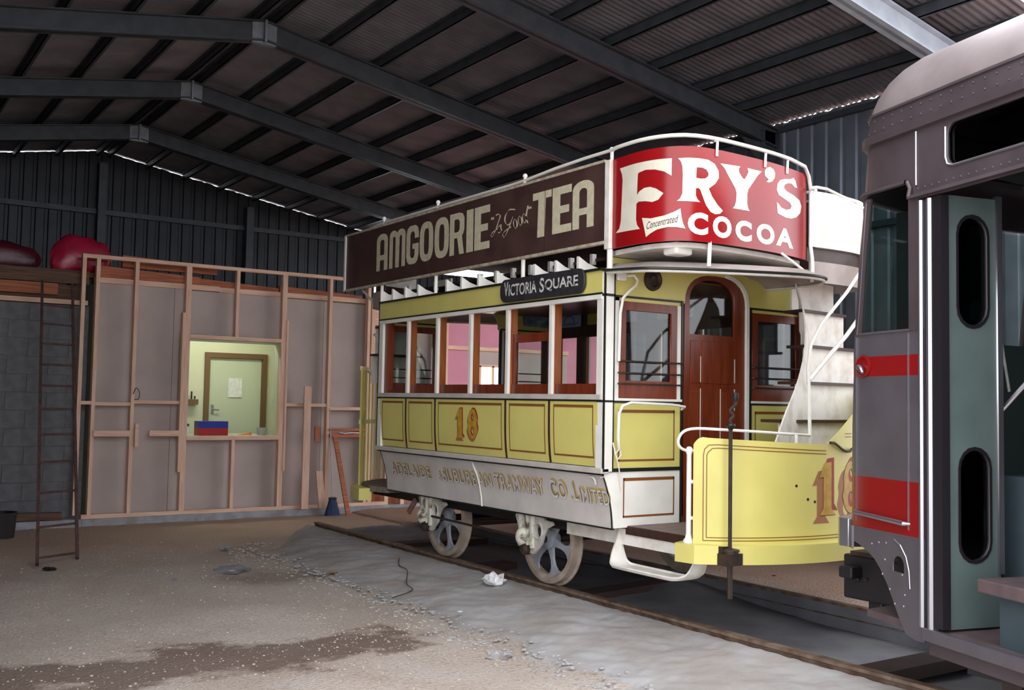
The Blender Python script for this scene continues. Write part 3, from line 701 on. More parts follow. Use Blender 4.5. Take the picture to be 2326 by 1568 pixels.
    if sx < 0:
        fb = sidefn(-1, .0295)
        for y in (2.534, .687): sb('board_joint', 'darkwood', 1.147, 1.1495, y-.003, y+.003, 2.665, 3.235, parent=bd)
        def gl(lo, u0, u1, v0=2.790, v1=3.165):
            return [[(u0+(u1-u0)*x, v0+(v1-v0)*y) for x, y in lp] for lp in lo]
        def arch(x0, x1, top, n=8, y0=0):
            c = (x0+x1)/2; rx = (x1-x0)/2; ry = .15 if x1-x0 > .6 else .09
            return [(x0, y0)]+[(c-rx*cos(pi*i/n), top-ry+ry*sin(pi*i/n)) for i in range(n+1)]+[(x1, y0)]
        st = .32
        GA = [(0, 0)]+[(.5-.5*cos(pi*i/10), .82+.18*sin(pi*i/10)) for i in range(11)]+[(1, 0), (1-st, 0), (1-st, .28), (st, .28), (st, 0)]
        GAh = [(st, .42), (1-st, .42), (1-st, .76)]+[(.5+(.5-st)*cos(pi*i/6), .76+.08*sin(pi*i/6)) for i in range(7)]+[(st, .76)]
        GM = [(0, 0)]+[(.27-.27*cos(pi*i/8*.95), .85+.15*sin(pi*i/8)) for i in range(8)]+[(.5, .93)]+[(.73-.27*cos(pi*(i+1)/8*1.0), .85+.15*sin(pi*(i+1)/8)) for i in range(8)]+[(1, 0), (.78, 0), (.78, .80), (.73, .84), (.64, .80), (.62, 0), (.39, 0), (.38, .80), (.29, .84), (.22, .80), (.22, 0)]
        def stad(x0, x1, y0, y1, r): return rrect(x0, x1, y0, y1, r, 6)
        GO = [(.5+.5*math.copysign(abs(cos(a))**.75, cos(a)), .5+.5*math.copysign(abs(sin(a))**.62, sin(a))) for a in [2*pi*i/36 for i in range(36)]]
        GOh = [(.5+.18*math.copysign(abs(cos(a))**.7, cos(a)), .5+.33*math.copysign(abs(sin(a))**.5, sin(a))) for a in [2*pi*i/24 for i in range(24)]]
        GG = [(1, .66), (1, .80), (.92, .93), (.75, .99), (.5, 1), (.25, .99), (.08, .93), (0, .78), (0, .22), (.08, .08), (.25, .01), (.5, 0), (.75, .01), (.92, .08), (1, .22), (1, .52), (.5, .52), (.5, .39), (.68, .39), (.68, .24), (.6, .16), (.4, .16), (.32, .24), (.32, .76), (.4, .84), (.6, .84), (.68, .76), (.68, .66)]
        GR = [(0, 0), (0, 1), (.65, 1), (.88, .96), (1, .85), (1, .58), (.92, .48), (.84, .44), (1, 0), (.68, 0), (.52, .40), (.32, .40), (.32, 0)]
        GRh = [(.32, .54), (.58, .54), (.68, .60), (.68, .78), (.58, .85), (.32, .85)]
        GI = [(0, 0), (1, 0), (1, 1), (0, 1)]
        GE = [(0, 0), (1, 0), (1, .17), (.42, .17), (.42, .42), (.88, .42), (.88, .58), (.42, .58), (.42, .83), (1, .83), (1, 1), (0, 1)]
        GT = [(0, 1), (0, .84), (.30, .84), (.26, 0), (.66, 0), (.70, .84), (1, .84), (1, 1)]
        ms = []
        for lo, a, b in (([GA, GAh], 3.598, 3.353), ([GM], 3.318, 2.984), ([GG], 2.963, 2.717), ([GO, GOh], 2.698, 2.440), ([GO, GOh], 2.417, 2.156), ([GR, GRh], 2.142, 1.892), ([GI], 1.855, 1.742), ([GE], 1.722, 1.478),
                         ([GT], .852, .600), ([GE], .588, .345), ([GA, GAh], .332, .076)):
            ms.append(fill2d(gl(lo, -a, -b, 2.790, 3.165 if a > 1 else 3.150)))
        me = joinmeshes(ms, 'lettering'); remap(me, fb); letters(me, 'letter', 'amgtext', bd)
        mb = MB()
        def stroke(P, w=.008):
            P = cat(P, 4); n = len(P); vs = []
            for i in range(n):
                a, b = P[max(i-1, 0)], P[min(i+1, n-1)]; dx, dy = b[0]-a[0], b[1]-a[1]; l = hypot(dx, dy) or 1; nx, ny = -dy/l*w, dx/l*w*.6
                nx += .25*w
                vs += [fb(-P[i][0]+nx, P[i][1]+ny), fb(-P[i][0]-nx, P[i][1]-ny)]
            mb.add(vs, [(2*i, 2*i+1, 2*i+3, 2*i+2) for i in range(n-1)])
        for P in ([(1.387, 3.056), (1.341, 3.059), (1.322, 3.036), (1.357, 2.979), (1.392, 2.922), (1.437, 2.882), (1.462, 2.895), (1.429, 2.917), (1.356, 2.938)],
                  [(1.356, 2.948), (1.305, 2.967), (1.31, 2.942), (1.296, 2.915), (1.336, 2.900), (1.358, 2.913)],
                  [(1.10, 3.062), (1.188, 3.073), (1.241, 3.035), (1.248, 2.985), (1.211, 2.949), (1.158, 2.967), (1.133, 3.009)],
                  [(1.141, 2.995), (1.192, 2.917), (1.253, 2.854), (1.28, 2.877), (1.245, 2.903), (1.157, 2.927)],
                  [(.919, 3.068), (.942, 2.982), (.918, 2.926)], [(1.452, 3.046), (1.448, 3.025)], [(1.428, 3.046), (1.424, 3.025)], [(.905, 3.055), (.901, 3.036)], [(.882, 3.056), (.878, 3.037)]): stroke(P)
        for cx, cy in ((1.096, 2.944), (1.027, 2.959), (.967, 2.971)):
            stroke([(cx+.026*cos(a)+.010*sin(a), cy+.038*sin(a)) for a in [2*pi*i/10 for i in range(11)]])
        build(mb, 'script_lettering', 'amgtext', bd)
    for y in (3.51, 2.42, 1.012, -.085):
        k = 1.122
        build(MB().tube([(X(k), y, 2.476), (X(k), y, 2.66)], .017, 8).tube([(X(1.118), y, 3.24), (X(1.118), y, 3.318)], .013, 8).sphere((X(1.118), y, 3.328), .021), 'board_post', 'white', HT, smooth=True)
    build(MB().tube([(X(1.09), 4.1, 3.23), (X(1.10), 3.85, 3.27), (X(1.118), 3.55, 3.285), (X(1.118), 2.42, 3.287), (X(1.118), 1.2, 3.287), (X(1.118), 1.0, 3.292), (X(1.118), .6, 3.315), (X(1.12), .2, 3.325), (X(1.122), -.085, 3.325)], .013, 8), 'hand_rail', 'white', HT, smooth=True)
if True:   # destination board on the near side
    db = plate([rrect(-1.285, -.17, 2.305, 2.492, .075, 6)], lambda u, v, w: (-1.148+w, -u, v), .024, 'destination_board', 'blackboard', HT, label='black destination board with rounded ends')
    fd = lambda u, v, w: (-1.1625, -u, v)
    for s_, a, b, c, d in (('V', -1.222, -1.162, 2.352, 2.470), ('ICTORIA', -1.155, -.765, 2.352, 2.448), ('S', -.725, -.665, 2.348, 2.462), ('QUARE', -.655, -.235, 2.348, 2.445)):
        letters(remap(textmesh(s_, a, b, c, d, off=.02), fd), 'letter', 'worntext', db)

# underframe, floor, ceiling, seats
bx('floor', 'flooring', HT, -.95, .95, 0, L, .60, .64); bx('ceiling_boards', 'varnish', HT, -1.09, 1.09, .02, L-.02, 2.44, 2.455)
rows = []
for i in range(15):
    t = -1+2*i/14; rows.append([(t*1.10, 0, 2.478+.075*(1-t*t)), (t*1.10, L, 2.478+.075*(1-t*t))])
build(MB().sheet(rows), 'roof', 'canvas', HT, smooth=True)
bx('upper_deck', 'darkwood', HT, -.80, .80, .0, L, 2.60, 2.625)
ks = empty('x', (0, 0, 0)); bpy.data.objects.remove(ks)
build(MB().box(-.35, .35, .3, 3.3, 2.86, 2.885).box(-.02, .02, .3, 3.3, 2.885, 3.15), 'knifeboard_seat', 'darkwood', HT)
for y in (3.5, 2.96, 2.15, 1.88, 1.61, 1.34, 1.06, .78, .50): bx('deck_post', 'white', HT, -.83, -.79, y-.016, y+.016, 2.575, 2.66)
bx('bright_tin', 'white', HT, -.84, -.825, 2.62, 2.90, 2.60, 2.66)
for sx in (-1, 1):
    x0, x1 = sorted((sx*.62, sx*1.03)); bx('bench_seat', 'varnish', HT, x0, x1, .05, L-.05, .98, 1.01)
    bx('sole_bar', 'worn_white', HT, *sorted((sx*.80, sx*.86)), -.62, .72, .46, .575); bx('sole_bar', 'black', HT, *sorted((sx*.80, sx*.84)), .72, L+.62, .48, .575)  # rear length blacked to stand in for the shaded gap below the rocker
    x0, x1 = sorted((sx*.95, sx*1.0)); 
for y0, y1, z0, z1, m in ((2.91, 3.31, 2.315, 2.462, 'posterblue'), (2.62, 2.795, 2.325, 2.46, 'yellowposter'), (2.0, 2.4, 2.32, 2.46, 'papergrey'), (1.2, 1.7, 2.32, 2.46, 'papergrey')):
    po = bx('notice', m, HT, .965, .972, y0, y1, z0, z1)
    if m == 'posterblue':
        build(MB().tube([(.962, 3.11+.09*cos(a), 2.365+.07*sin(a)) for a in [pi*i/10 for i in range(11)]], .004, 4).box(.9615, .964, 2.95, 3.27, 2.352, 2.357).box(.9615, .964, 3.0, 3.2, 2.336, 2.342), 'print', 'iron', po)
build(MB().hexa([(.60, 3.46, 2.33), (.93, 3.46, 2.32), (.93, 3.47, 2.32), (.60, 3.47, 2.33), (.58, 3.46, 2.50), (.94, 3.44, 2.46), (.94, 3.45, 2.46), (.58, 3.47, 2.50)]), 'tin_sign', 'tinbright', HT, label='shiny blank tin plate')

# two ends
FRC = Plan([(-1.12, -.06), (-1.135, -.42), (-1.07, -.635), (-.95, -.74), (-.75, -.775), (-.45, -.77), (-.13, -.745), (.18, -.685), (.36, -.63)])
DAC = Plan([(-.97, -.79), (-.8, -.92), (-.58, -1.03), (-.3, -1.11), (0, -1.14), (.3, -1.11), (.58, -1.03), (.8, -.9), (.96, -.72), (1.06, -.50), (1.10, -.25)])
for rear in (False, True):
    T = fmap(rear); P = HT
    def tb(pts): return [T(*p) for p in pts]
    def bq(name, m, x0, x1, y0, y1, z0, z1, parent=HT, **k):
        a, b = T(x0, y0, z0), T(x1, y1, z1)
        return bx(name, m, parent, min(a[0], b[0]), max(a[0], b[0]), min(a[1], b[1]), max(a[1], b[1]), z0, z1, **k)
    fp = lambda e: (lambda u, v, w: T(u, -e-w, v))
    # corner posts
    for x0, x1 in ((-1.118, -1.028), (1.028, 1.118)):
        cp = bq('corner_post', 'white', x0, x1, -.03, .06, 1.0, 2.46)
        for xa in (x0-.002, x1-.006): bq('black_line', 'blackgreen', xa, xa+.010, -.034, -.02, 1.0, 2.46, parent=cp)
        bq('black_line', 'blackgreen', x0-.003, x1+.003, -.034, .05, 2.270, 2.288, parent=cp)
        bq('black_line', 'blackgreen', x0-.003, x1+.003, -.034, .05, 1.500, 1.515, parent=cp)
    n = 14; ac, ar = .022, .333
    archp = [(ac-ar, 2.27)]+[(ac-ar*math.copysign(abs(cos(pi*i/n))**.8, cos(pi*i/n)), 2.27+.24*abs(sin(pi*i/n))**.8) for i in range(n+1)]+[(ac+ar, 2.27)]
    plate([[(-1.03, 2.285)]+archp[1:-1]+[(1.03, 2.285), (1.03, 2.56), (-1.03, 2.56)]], fp(.002), .02, 'bulkhead_fascia', 'yellow', HT)
    oa = [(ac+(x-ac)*1.10, 2.27+(z-2.27)*1.10) for x, z in archp]
    plate([[(ac+ar, .60), (ac+ar*1.1, .60)]+[p for p in reversed(oa) if p[0] > ac]+[p for p in archp if p[0] > ac]], fp(.014), .03, 'door_architrave', 'white', HT)
    door_out = [(ac-ar+.005, .60), (ac+ar-.005, .60)]+[(ac+(x-ac)*.985, z) for x, z in reversed(archp)]
    gh_ = [(-.255, 2.04), (.238, 2.04), (.238, 2.30)]+[(-.008+.246*cos(pi*i/10), 2.33+.145*sin(pi*i/10)) for i in range(11)]+[(-.255, 2.30)]
    gh_[2] = (.238, 2.32); gh_[-1] = (-.255, 2.32)
    if not rear:
        dl = plate([door_out, gh_], fp(-.01), .035, 'door', 'varnish', HT, label='varnished red brown panelled saloon door with arched light')
        plate([gh_], fp(-.015), .004, 'door_glass', 'glass', dl)
        for (a, b, c, d) in ((-.245, -.155, 1.66, 1.99), (-.12, .225, 1.66, 1.99), (-.245, -.155, .72, 1.60), (-.12, .06, .72, 1.60), (.10, .225, .72, 1.60)):
            plate([rect(a, b, c, d)], fp(.01), .008, 'door_panel', 'varnish', dl, bevel=.003)
        for x, z0, z1 in ((-.138, 1.67, 1.87), (.238, 1.67, 1.86), (-.138, .80, 1.62), (.08, 1.05, 1.62), (.238, 1.45, 1.62)):
            bq('gap_light_strip', 'cream', x-.003, x+.003, -.014, -.010, z0, z1, parent=dl)  # cream strips painted as light showing through gaps in the door
    for sgn in (-1, 1):
        x0, x1, g0, g1 = (-.965, -.395, -.905, -.453) if sgn < 0 else (.435, 1.025, .50, .972)
        fr = plate([rect(x0, x1, 1.53, 2.245), rect(g0, g1, 1.662, 2.182)], fp(0), .035, 'window_frame', 'varnish', HT)
        plate([rect(g0, g1, 1.662, 2.182)], fp(-.004), .004, 'pane', 'glass', fr)
        e0, e1 = (-1.03, -.345) if sgn < 0 else (.415, 1.03)
        if sgn < 0: bq('window_trim', 'white', -.393, -.360, -.022, 0, 1.53, 2.245); bq('window_trim', 'white', -1.03, -.967, -.012, 0, 1.53, 2.27)
        else: bq('window_trim', 'white', 1.027, 1.06, -.012, 0, 1.53, 2.245)
        bq('window_trim', 'yellow', e0, e1, -.012, .01, 2.246, 2.270)
        bq('window_trim', 'white', e0, e1, -.026, .01, 1.513, 1.531)
        bq('black_line', 'blackgreen', e0, e1, -.020, .01, 2.270, 2.286); bq('black_line', 'blackgreen', e0, e1, -.020, .01, 1.497, 1.512); 
        xb = -.355 if sgn < 0 else .405
        bq('black_line', 'blackgreen', xb, xb+.018, -.024, .01, .59, 2.286)
        fr = bq('end_panel', 'yellow', e0, e1, -.014, .02, 1.022, 1.497)
        lineframe('lining', 'brownline', fr, lambda u, v, w=0: T(u, -.0145-w, v), *((-.967, -.412) if sgn < 0 else (.468, .96)), 1.070, 1.448, w=.011)
        bq('black_line', 'blackgreen', e0-.07 if sgn < 0 else e0, e1 if sgn < 0 else e1+.07, -.022, .01, .996, 1.022)
        xo = 1.03 if sgn > 0 else -1.03
        pl_ = [(e1, .59), (e1, .996), (-1.098, .996), (-1.07, .93), (-1.03, .82), (-1.005, .70), (-.998, .59)] if sgn < 0 else [(e0, .59), (e0, .996), (1.098, .996), (1.07, .93), (1.03, .82), (1.005, .70), (.998, .59)]
        wpn = plate([pl_], fp(.004), .022, 'end_panel', 'white', HT, label='white lower end panel')
        lineframe('lining', 'brownline', wpn, lambda u, v, w=0: T(u, -.0155-w, v), *((-.915, -.410) if sgn < 0 else (.468, .93)), .662, .950, w=.011)
        for z in (1.803, 1.716, 1.637):
            build(MB().tube(tb([(e0+.04 if sgn < 0 else e0, -.03, z), (e0+.05 if sgn < 0 else e0+.01, -.05, z), (e1-.03, -.05, z), (e1, -.03, z-.003)]), .0065, 6), 'guard_bar', 'iron', HT, smooth=True)
    # bulkhead inner lining, lamp, hand rails
    build(MB().lathe([(.0, -.012), (.03, -.02), (.045, -.012), (.06, -.03), (.082, -.02), (.086, 0)], T(-.648, -.012, 2.425), (0, -1 if rear else 1, 0), 24), 'gong', 'iron', HT, smooth=True, label='round dark bronze gong')
    build(MB().tube(tb([(-.945, -.02, 2.43), (-.87, -.06, 2.435), (-.845, -.07, 2.40), (-.86, -.07, 2.36), (-.93, -.07, 2.31), (-.975, -.06, 2.26), (-.99, -.05, 2.15), (-.99, -.04, 1.80)]), .011, 8).box(*[v for pr in zip(*[sorted(q) for q in zip(T(-1.01, -.09, 2.39), T(-.93, -.01, 2.45))]) for v in []] or ()) if False else
          MB().tube(tb([(-.945, -.02, 2.43), (-.87, -.06, 2.435), (-.845, -.07, 2.40), (-.86, -.07, 2.36), (-.93, -.07, 2.31), (-.975, -.06, 2.26), (-.99, -.05, 2.15), (-.99, -.04, 1.80)]), .011, 8), 'grab_rail', 'white', HT, smooth=True)
    bq('grab_rail_bracket', 'white', -1.015, -.935, -.06, -.02, 2.39, 2.455, bevel=.01)
    build(MB().tube(tb([(-.345, -.02, 1.455), (-.36, -.07, 1.475), (-.5, -.08, 1.49), (-.90, -.08, 1.50), (-.985, -.08, 1.475), (-1.015, -.08, 1.42), (-1.02, -.08, 1.25), (-.995, -.06, 1.17), (-.98, -.02, 1.15)]), .011, 8), 'grab_rail', 'white', HT, smooth=True)
    if not rear:
        build(MB().tube(tb([(-1.045, -.05, 1.21), (-1.025, -.06, 1.12), (-1.005, -.06, 1.09), (-.975, -.06, 1.12), (-.985, -.06, 1.17), (-1.03, -.06, 1.13), (-.99, -.05, 1.05), (-.97, -.045, .96), (-.95, -.045, .86)]), .005, 6), 'cord', 'worn_white', HT, smooth=True)
    # platform
    flo = [(-.86, 0), (-.86, -.72)]+[DAC.at(s_, .03) for s_ in DAC.samples(.05, DAC.L, .15)]+[(1.0, 0)]
    plf = build(MB().prism(flo, lambda u, v, w: T(u, v, w), .545, .602), 'platform', 'flooring', HT)
    bq('platform_edge', 'darkwood', -.872, -.858, -.73, 0, .540, .60)
    # bumper band
    ss = DAC.samples(0, DAC.L, .08); out = [DAC.at(q, -.085) for q in ss]; inn = [DAC.at(q, .05) for q in ss]
    out = [(-1.045, -.70)]+out; inn = [(-.93, -.66)]+inn
    mbm = MB(); k = len(out)
    for i in range(k-1):
        a, b, c, d = out[i], out[i+1], inn[i+1], inn[i]
        mbm.add([T(*a, .455), T(*b, .455), T(*c, .455), T(*d, .455), T(*a, .578), T(*b, .578), T(*c, .578), T(*d, .578)], [(3, 2, 1, 0), (4, 5, 6, 7), (0, 1, 5, 4), (2, 3, 7, 6)]+([(3, 0, 4, 7)] if i == 0 else [])+([(1, 2, 6, 5)] if i == k-2 else []))
    build(mbm, 'bumper', 'yellow', HT, smooth=True)
    # canopy
    E0 = cat([(-1.12, 0, 2.458), (-1.15, -.30, 2.435), (-1.12, -.50, 2.425), (-.90, -.68, 2.42), (-.5, -.86, 2.42), (-.09, -1.0, 2.42), (.16, -.96, 2.42), (.38, -.72, 2.425), (.5, -.4, 2.44), (.6, 0, 2.46)], 5)
    rows = []
    for q in range(9):
        t = q/8; rows.append([T(x*(1-.9*t)+(-.2)*.9*t, y*(1-.95*t)-.02*.95*t, z+(.14*(1-(1-t)**2))+(.02*sin(t*12) if t < .3 else 0)) for x, y, z in E0])
    cn = build(MB().sheet(rows), 'canopy', 'canvas', HT, smooth=True, thick=.012, offset=0)
    build(MB().tube([T(x*1.004, y-.004, z) for x, y, z in E0], .009, 6), 'black_line', 'blackgreen', cn, smooth=True)
    build(MB().tube([T(x*.985, y*.985, z-.016) for x, y, z in E0], .011, 6), 'canopy_edge', 'worn_white', cn, smooth=True)
    dk = [FRC.at(s_, .06) for s_ in FRC.samples(.02, FRC.L, .1)]
    ud = build(MB().prism([(-1.05, .0)]+dk+[(.36, 0)], lambda u, v, w: T(u, v, w), 2.565, 2.60), 'upper_platform', 'worn_white', HT)
    bq('upper_platform_block', 'white', -1.0, -.84, -.64, -.50, 2.52, 2.61, bevel=.02)
    # stairs
    tz = [.84, 1.11, 1.375, 1.66, 1.945, 2.23]; tx = [-.44, -.28, -.08, .215, .43, .52]; ty = [-.88, -.83, -.75, -.65, -.55, -.45]
    xr = .99 if rear else 1.15
    prevz = .60; stn = None
    for i in range(7):
        if rear and i < 4: prevz = tz[i]; continue
        z1 = tz[i] if i < 6 else 2.50; y = ty[i] if i < 6 else -.35; x0 = tx[i] if i < 6 else .52
        yr = y; 
        rs = build(MB().hexa([T(x0, yr, prevz), T(xr, yr+.10, prevz), T(xr, yr+.115, prevz), T(x0, yr+.015, prevz), T(x0, yr, z1), T(xr, yr+.10, z1), T(xr, yr+.115, z1), T(x0, yr+.015, z1)]), 'stair_riser', 'worn_white', HT)
        if i < 6:
            build(MB().hexa([T(x0-.03, y-.03, z1), T(xr, y+.07, z1), T(xr, y+.27, z1), T(x0-.01, y+.17, z1), T(x0-.03, y-.03, z1+.022), T(xr, y+.07, z1+.022), T(xr, y+.27, z1+.022), T(x0-.01, y+.17, z1+.022)]), 'stair_tread', 'darkwood', HT)
        prevz = z1
    Ls = cat(([] if rear else [(-.50, -.86, .60), (-.44, -.87, .84), (-.29, -.87, 1.11)])+([] if rear else [(-.10, -.82, 1.375)])+[(.19, -.71, 1.66), (.40, -.60, 1.945), (.49, -.50, 2.23), (.50, -.42, 2.42)], 4)
    vs = []; fs = []
    for (x, y, z) in Ls: vs += [T(x-.045, y-.02, z-.02), T(x+.05, y+.20, z-.02), T(x-.02, y-.01, z-.30), ]
    rowA = [T(x-.05, y-.03, z+.03) for x, y, z in Ls]; rowB = [T(x+.03, y+.0, z-.10) for x, y, z in Ls]; rowC = [T(x+.06, y+.02, max(.6, z-.33)) for x, y, z in Ls]
    build(MB().sheet([rowA, rowB, rowC]), 'stair_stringer', 'worn_white', HT, smooth=True, thick=.012)
    # decency sheet at the head of the stairs with the dark band under it
    ds = Plan([(.37, -.64), (.62, -.62), (.90, -.50), (1.04, -.34), (1.08, -.05)]) if rear else Plan([(.37, -.64), (.62, -.655), (.90, -.64), (1.12, -.56), (1.20, -.35), (1.17, -.05)])
    rib = lambda pl, a, b, z0, z1: [[(*pl.at(q), z0) for q in pl.samples(a, b, .05)], [(*pl.at(q), z1) for q in pl.samples(a, b, .05)]]
    def ribbon(pl, z0, z1, name, m, parent=HT, a=0, b=None, off=0, thick=.01, zf=None):
        ss = pl.samples(a, pl.L if b is None else b, .05)
        return build(MB().sheet([[T(*pl.at(q, off), z0) for q in ss], [T(*pl.at(q, off), zf(q) if zf else z1) for q in ss]]), name, m, parent, smooth=True, thick=thick, offset=0)
    ribbon(ds, 2.71, 3.14, 'decency_sheet', 'worn_white')
    ribbon(ds, 2.60, 2.71, 'deck_edge', 'darkwood', off=.03)
    ribbon(ds, 2.44, 2.60, 'deck_edge', 'canvas', off=.0, zf=lambda q: 2.60)
    if not rear: build(MB().tube(tb([(.33, -.68, 3.145), (.42, -.67, 3.165), (.55, -.66, 3.17), (.72, -.655, 3.14), (.92, -.64, 3.12), (1.12, -.56, 3.11), (1.2, -.35, 3.11)]), .012, 8), 'hand_rail', 'white', HT, smooth=True)
    # stair hand rails
    build(MB().tube(tb([(.085, -.89, .60), (.08, -.89, 1.23), (.062, -.89, 1.70), (.069, -.88, 1.768), (.11, -.87, 1.94), (.25, -.85, 2.10), (.58, -.82, 2.36), (.85, -.75, 2.56), (1.0, -.68, 2.66)]), .013, 8), 'hand_rail', 'white', HT, smooth=True)
    build(MB().tube(tb([(.07, -.89, 1.685), (.30, -.86, 1.85), (.56, -.83, 2.03), (.80, -.78, 2.20)]), .016, 8), 'hand_rail', 'white', HT, smooth=True)
    if not rear:
        # dash
        def dz(q): return (1.28-.045*min(q, 1.0) if q < 1.0 else min(1.235+.68*(q-1.0), 1.235+.68*.30+.25*(1-math.exp(-max(0, q-1.30)*1.2)))) if q > .06 else 1.28-.05*(1-q/.06)**2
        ss = [0, .01, .02, .035, .06]+DAC.samples(.1, DAC.L, .06)
        fD = lambda u, v, w=0: T(*DAC.at(u, -w), v)
        da = build(MB().sheet([[fD(q, .57) for q in ss], [fD(q, .8) for q in ss], [fD(q, 1.1) for q in ss], [fD(q, dz(q)) for q in ss]]), 'dash_panel', 'yellow', HT, smooth=True, thick=.010, offset=0, label='curved yellow dash panel')
        for o_, wd in ((0, .006), (.022, .006)):
            mb = MB(); e = .0075
            pts = [(.065+o_, .60+o_*.9)]+[(.065+o_, z) for z in (.8, 1.0, 1.16)]+[(.072+o_, 1.20-o_), (.10+o_, 1.228-o_)]+[(q, dz(q)-.042-o_) for q in DAC.samples(.16, .99, .08)]
            vs = []
            def ln(pts, wd):
                vs = []
                for i, (u, v) in enumerate(pts):
                    a, b = pts[max(i-1, 0)], pts[min(i+1, len(pts)-1)]; dx, dy = b[0]-a[0], b[1]-a[1]; l = hypot(dx, dy) or 1
                    vs += [fD(u-dy/l*wd/2, v+dx/l*wd/2, e), fD(u+dy/l*wd/2, v-dx/l*wd/2, e)]
                mb.add(vs, [(2*i, 2*i+1, 2*i+3, 2*i+2) for i in range(len(pts)-1)])
            ln(pts, wd); ln([(q, .60+o_*.9) for q in DAC.samples(.065+o_, 2.0, .08)], wd)
            ln([(1.20, 1.31-o_), (1.40, 1.31-o_), (1.40+.0, 1.42-o_)], wd)
            build(mb, 'lining', 'brownline', da)
        number18('n', (.905, 1.115), (1.135, 1.40), .757, 1.118, da, ((-.060, -.055, 'shade', .0062), (.028, .030, 'redline', .0070), (0.004, -.004, 'iron', .0078), (0, 0, 'gold', .0088)), fD)
        for u, v in ((.726, .96), (.823, .868), (.885, .85)): build(MB().lathe([(0, 0), (.010, .0), (.010, .003), (0, .004)], fD(u, v, .004), Vector(fD(u, v, .02))-Vector(fD(u, v, 0)), 8), 'bolt_hole', 'black', da)
        build(MB().tube([fD(u, v, .02) for u, v in ((1.014, 1.25), (1.06, 1.247), (1.10, 1.226), (1.15, 1.20), (1.196, 1.188), (1.24, 1.188), (1.266, 1.205))], .010, 6), 'chain', 'iron', HT, smooth=True)
        # newel post and platform rail
        nw = MB().lathe([(.036, 0), (.036, .015), (.024, .03), (.018, .06), (.017, .58), (.024, .60), (.024, .62), (.012, .635)], T(-.965, -.745, .578), (0, 0, 1), 14)
        nw.tube(tb([(-.965, -.745, .98), (-.88, -.83, .975)]), .014, 6).tube(tb([(-.965, -.745, .74), (-.88, -.83, .735)]), .014, 6)
        build(nw, 'newel_post', 'white', HT, smooth=True)
        build(MB().tube(tb(cat([(-.86, -.86, 1.20), (-.965, -.745, 1.185), (-1.045, -.74, 1.21), (-1.06, -.74, 1.26), (-1.03, -.76, 1.315), (-.93, -.78, 1.335), (-.80, -.90, 1.330), (-.62, -.97, 1.322), (-.28, -.98, 1.305), (.08, -.89, 1.29)], 3)), .010, 8), 'hand_rail', 'white', HT, smooth=True)
        build(MB().tube(tb([(-.2, -1.0, 1.24), (-.2, -1.0, 1.30)]), .012, 6), 'rail_stub', 'white', HT)
        # brake staff
        bs = build(MB().tube(tb([(-.842, -1.0, .50), (-.842, -1.0, 1.37)]), .013, 8).tube(tb([(-.84, -1.0, .24), (-.84, -1.0, .50)]), .018, 8).tube(tb(cat([(-.842, -1.0, 1.36), (-.845, -1.0, 1.40), (-.825, -1.01, 1.425), (-.85, -1.0, 1.46), (-.82, -1.02, 1.50), (-.82, -1.02, 1.55)], 3)), .011, 8), 'brake_staff', 'iron', HT, smooth=True, label='tall dark iron hand brake staff')
        build(MB().lathe([(.012, -.03), (.034, .0), (.030, .012), (.0, .014)], T(-.842, -1.0, 1.36), (0, 0, 1), 14), 'collar', 'black', bs, smooth=True)
        build(MB().lathe([(.010, -.03), (.022, .0), (.020, .03), (.0, .034)], T(-.82, -1.02, 1.545), (0, 0, 1), 12), 'crank_knob', 'black', bs, smooth=True)
        build(MB().lathe([(.055, 0), (.055, .012), (.062, .014), (.062, .026), (.045, .030), (.02, .034)], T(-.842, -1.0, .53), (0, 0, 1), 20).box(-.91, -.77, -1.045, -.955, .455, .53).box(-.90, -.80, -.99, -.93, .50, .575), 'ratchet', 'iron', bs)
        # step
        sp_ = [(.085, .59, -.865, -.855), (.07, .50, -.90, -.85), (.055, .42, -.95, -.84), (.035, .355, -.985, -.83), (0, .322, -1.01, -.825), (-.05, .312, -1.02, -.82), (-.3, .31, -1.02, -.82), (-.58, .31, -1.02, -.82), (-.66, .316, -1.015, -.82), (-.71, .335, -1.0, -.82), (-.75, .375, -.975, -.82), (-.775, .44, -.95, -.825), (-.78, .50, -.935, -.835)]
        sp_ = cat(sp_, 3); rows = []
        for (y, z, xa, xb) in sp_:
            flat = max(0, 1-abs(z-.31)/.05); rows.append([T(xa, y, z+.022*flat), T(xa+.012, y, z+.004*flat), T(xa+(xb-xa)*.3, y, z), T(xa+(xb-xa)*.7, y, z), T(xb-.008, y, z+.003*flat), T(xb, y, z+.018*flat)])
        build(MB().sheet(rows), 'boarding_step', 'worn_white', HT, smooth=True, thick=.012, offset=0)
        # FRY'S panel
        fF = lambda e: (lambda u, v, w=0: T(*FRC.at(u, -e-w), v))
        ss = FRC.samples(.02, FRC.L-.03, .05); f0 = fF(0)
        pn = build(MB().sheet([[f0(q, z) for q in ss] for z in (2.60, 2.8, 3.05, 3.25)]), 'advertising_panel', 'red', HT, smooth=True, thick=.006, offset=0, label='curved red enamel cocoa advertising panel')
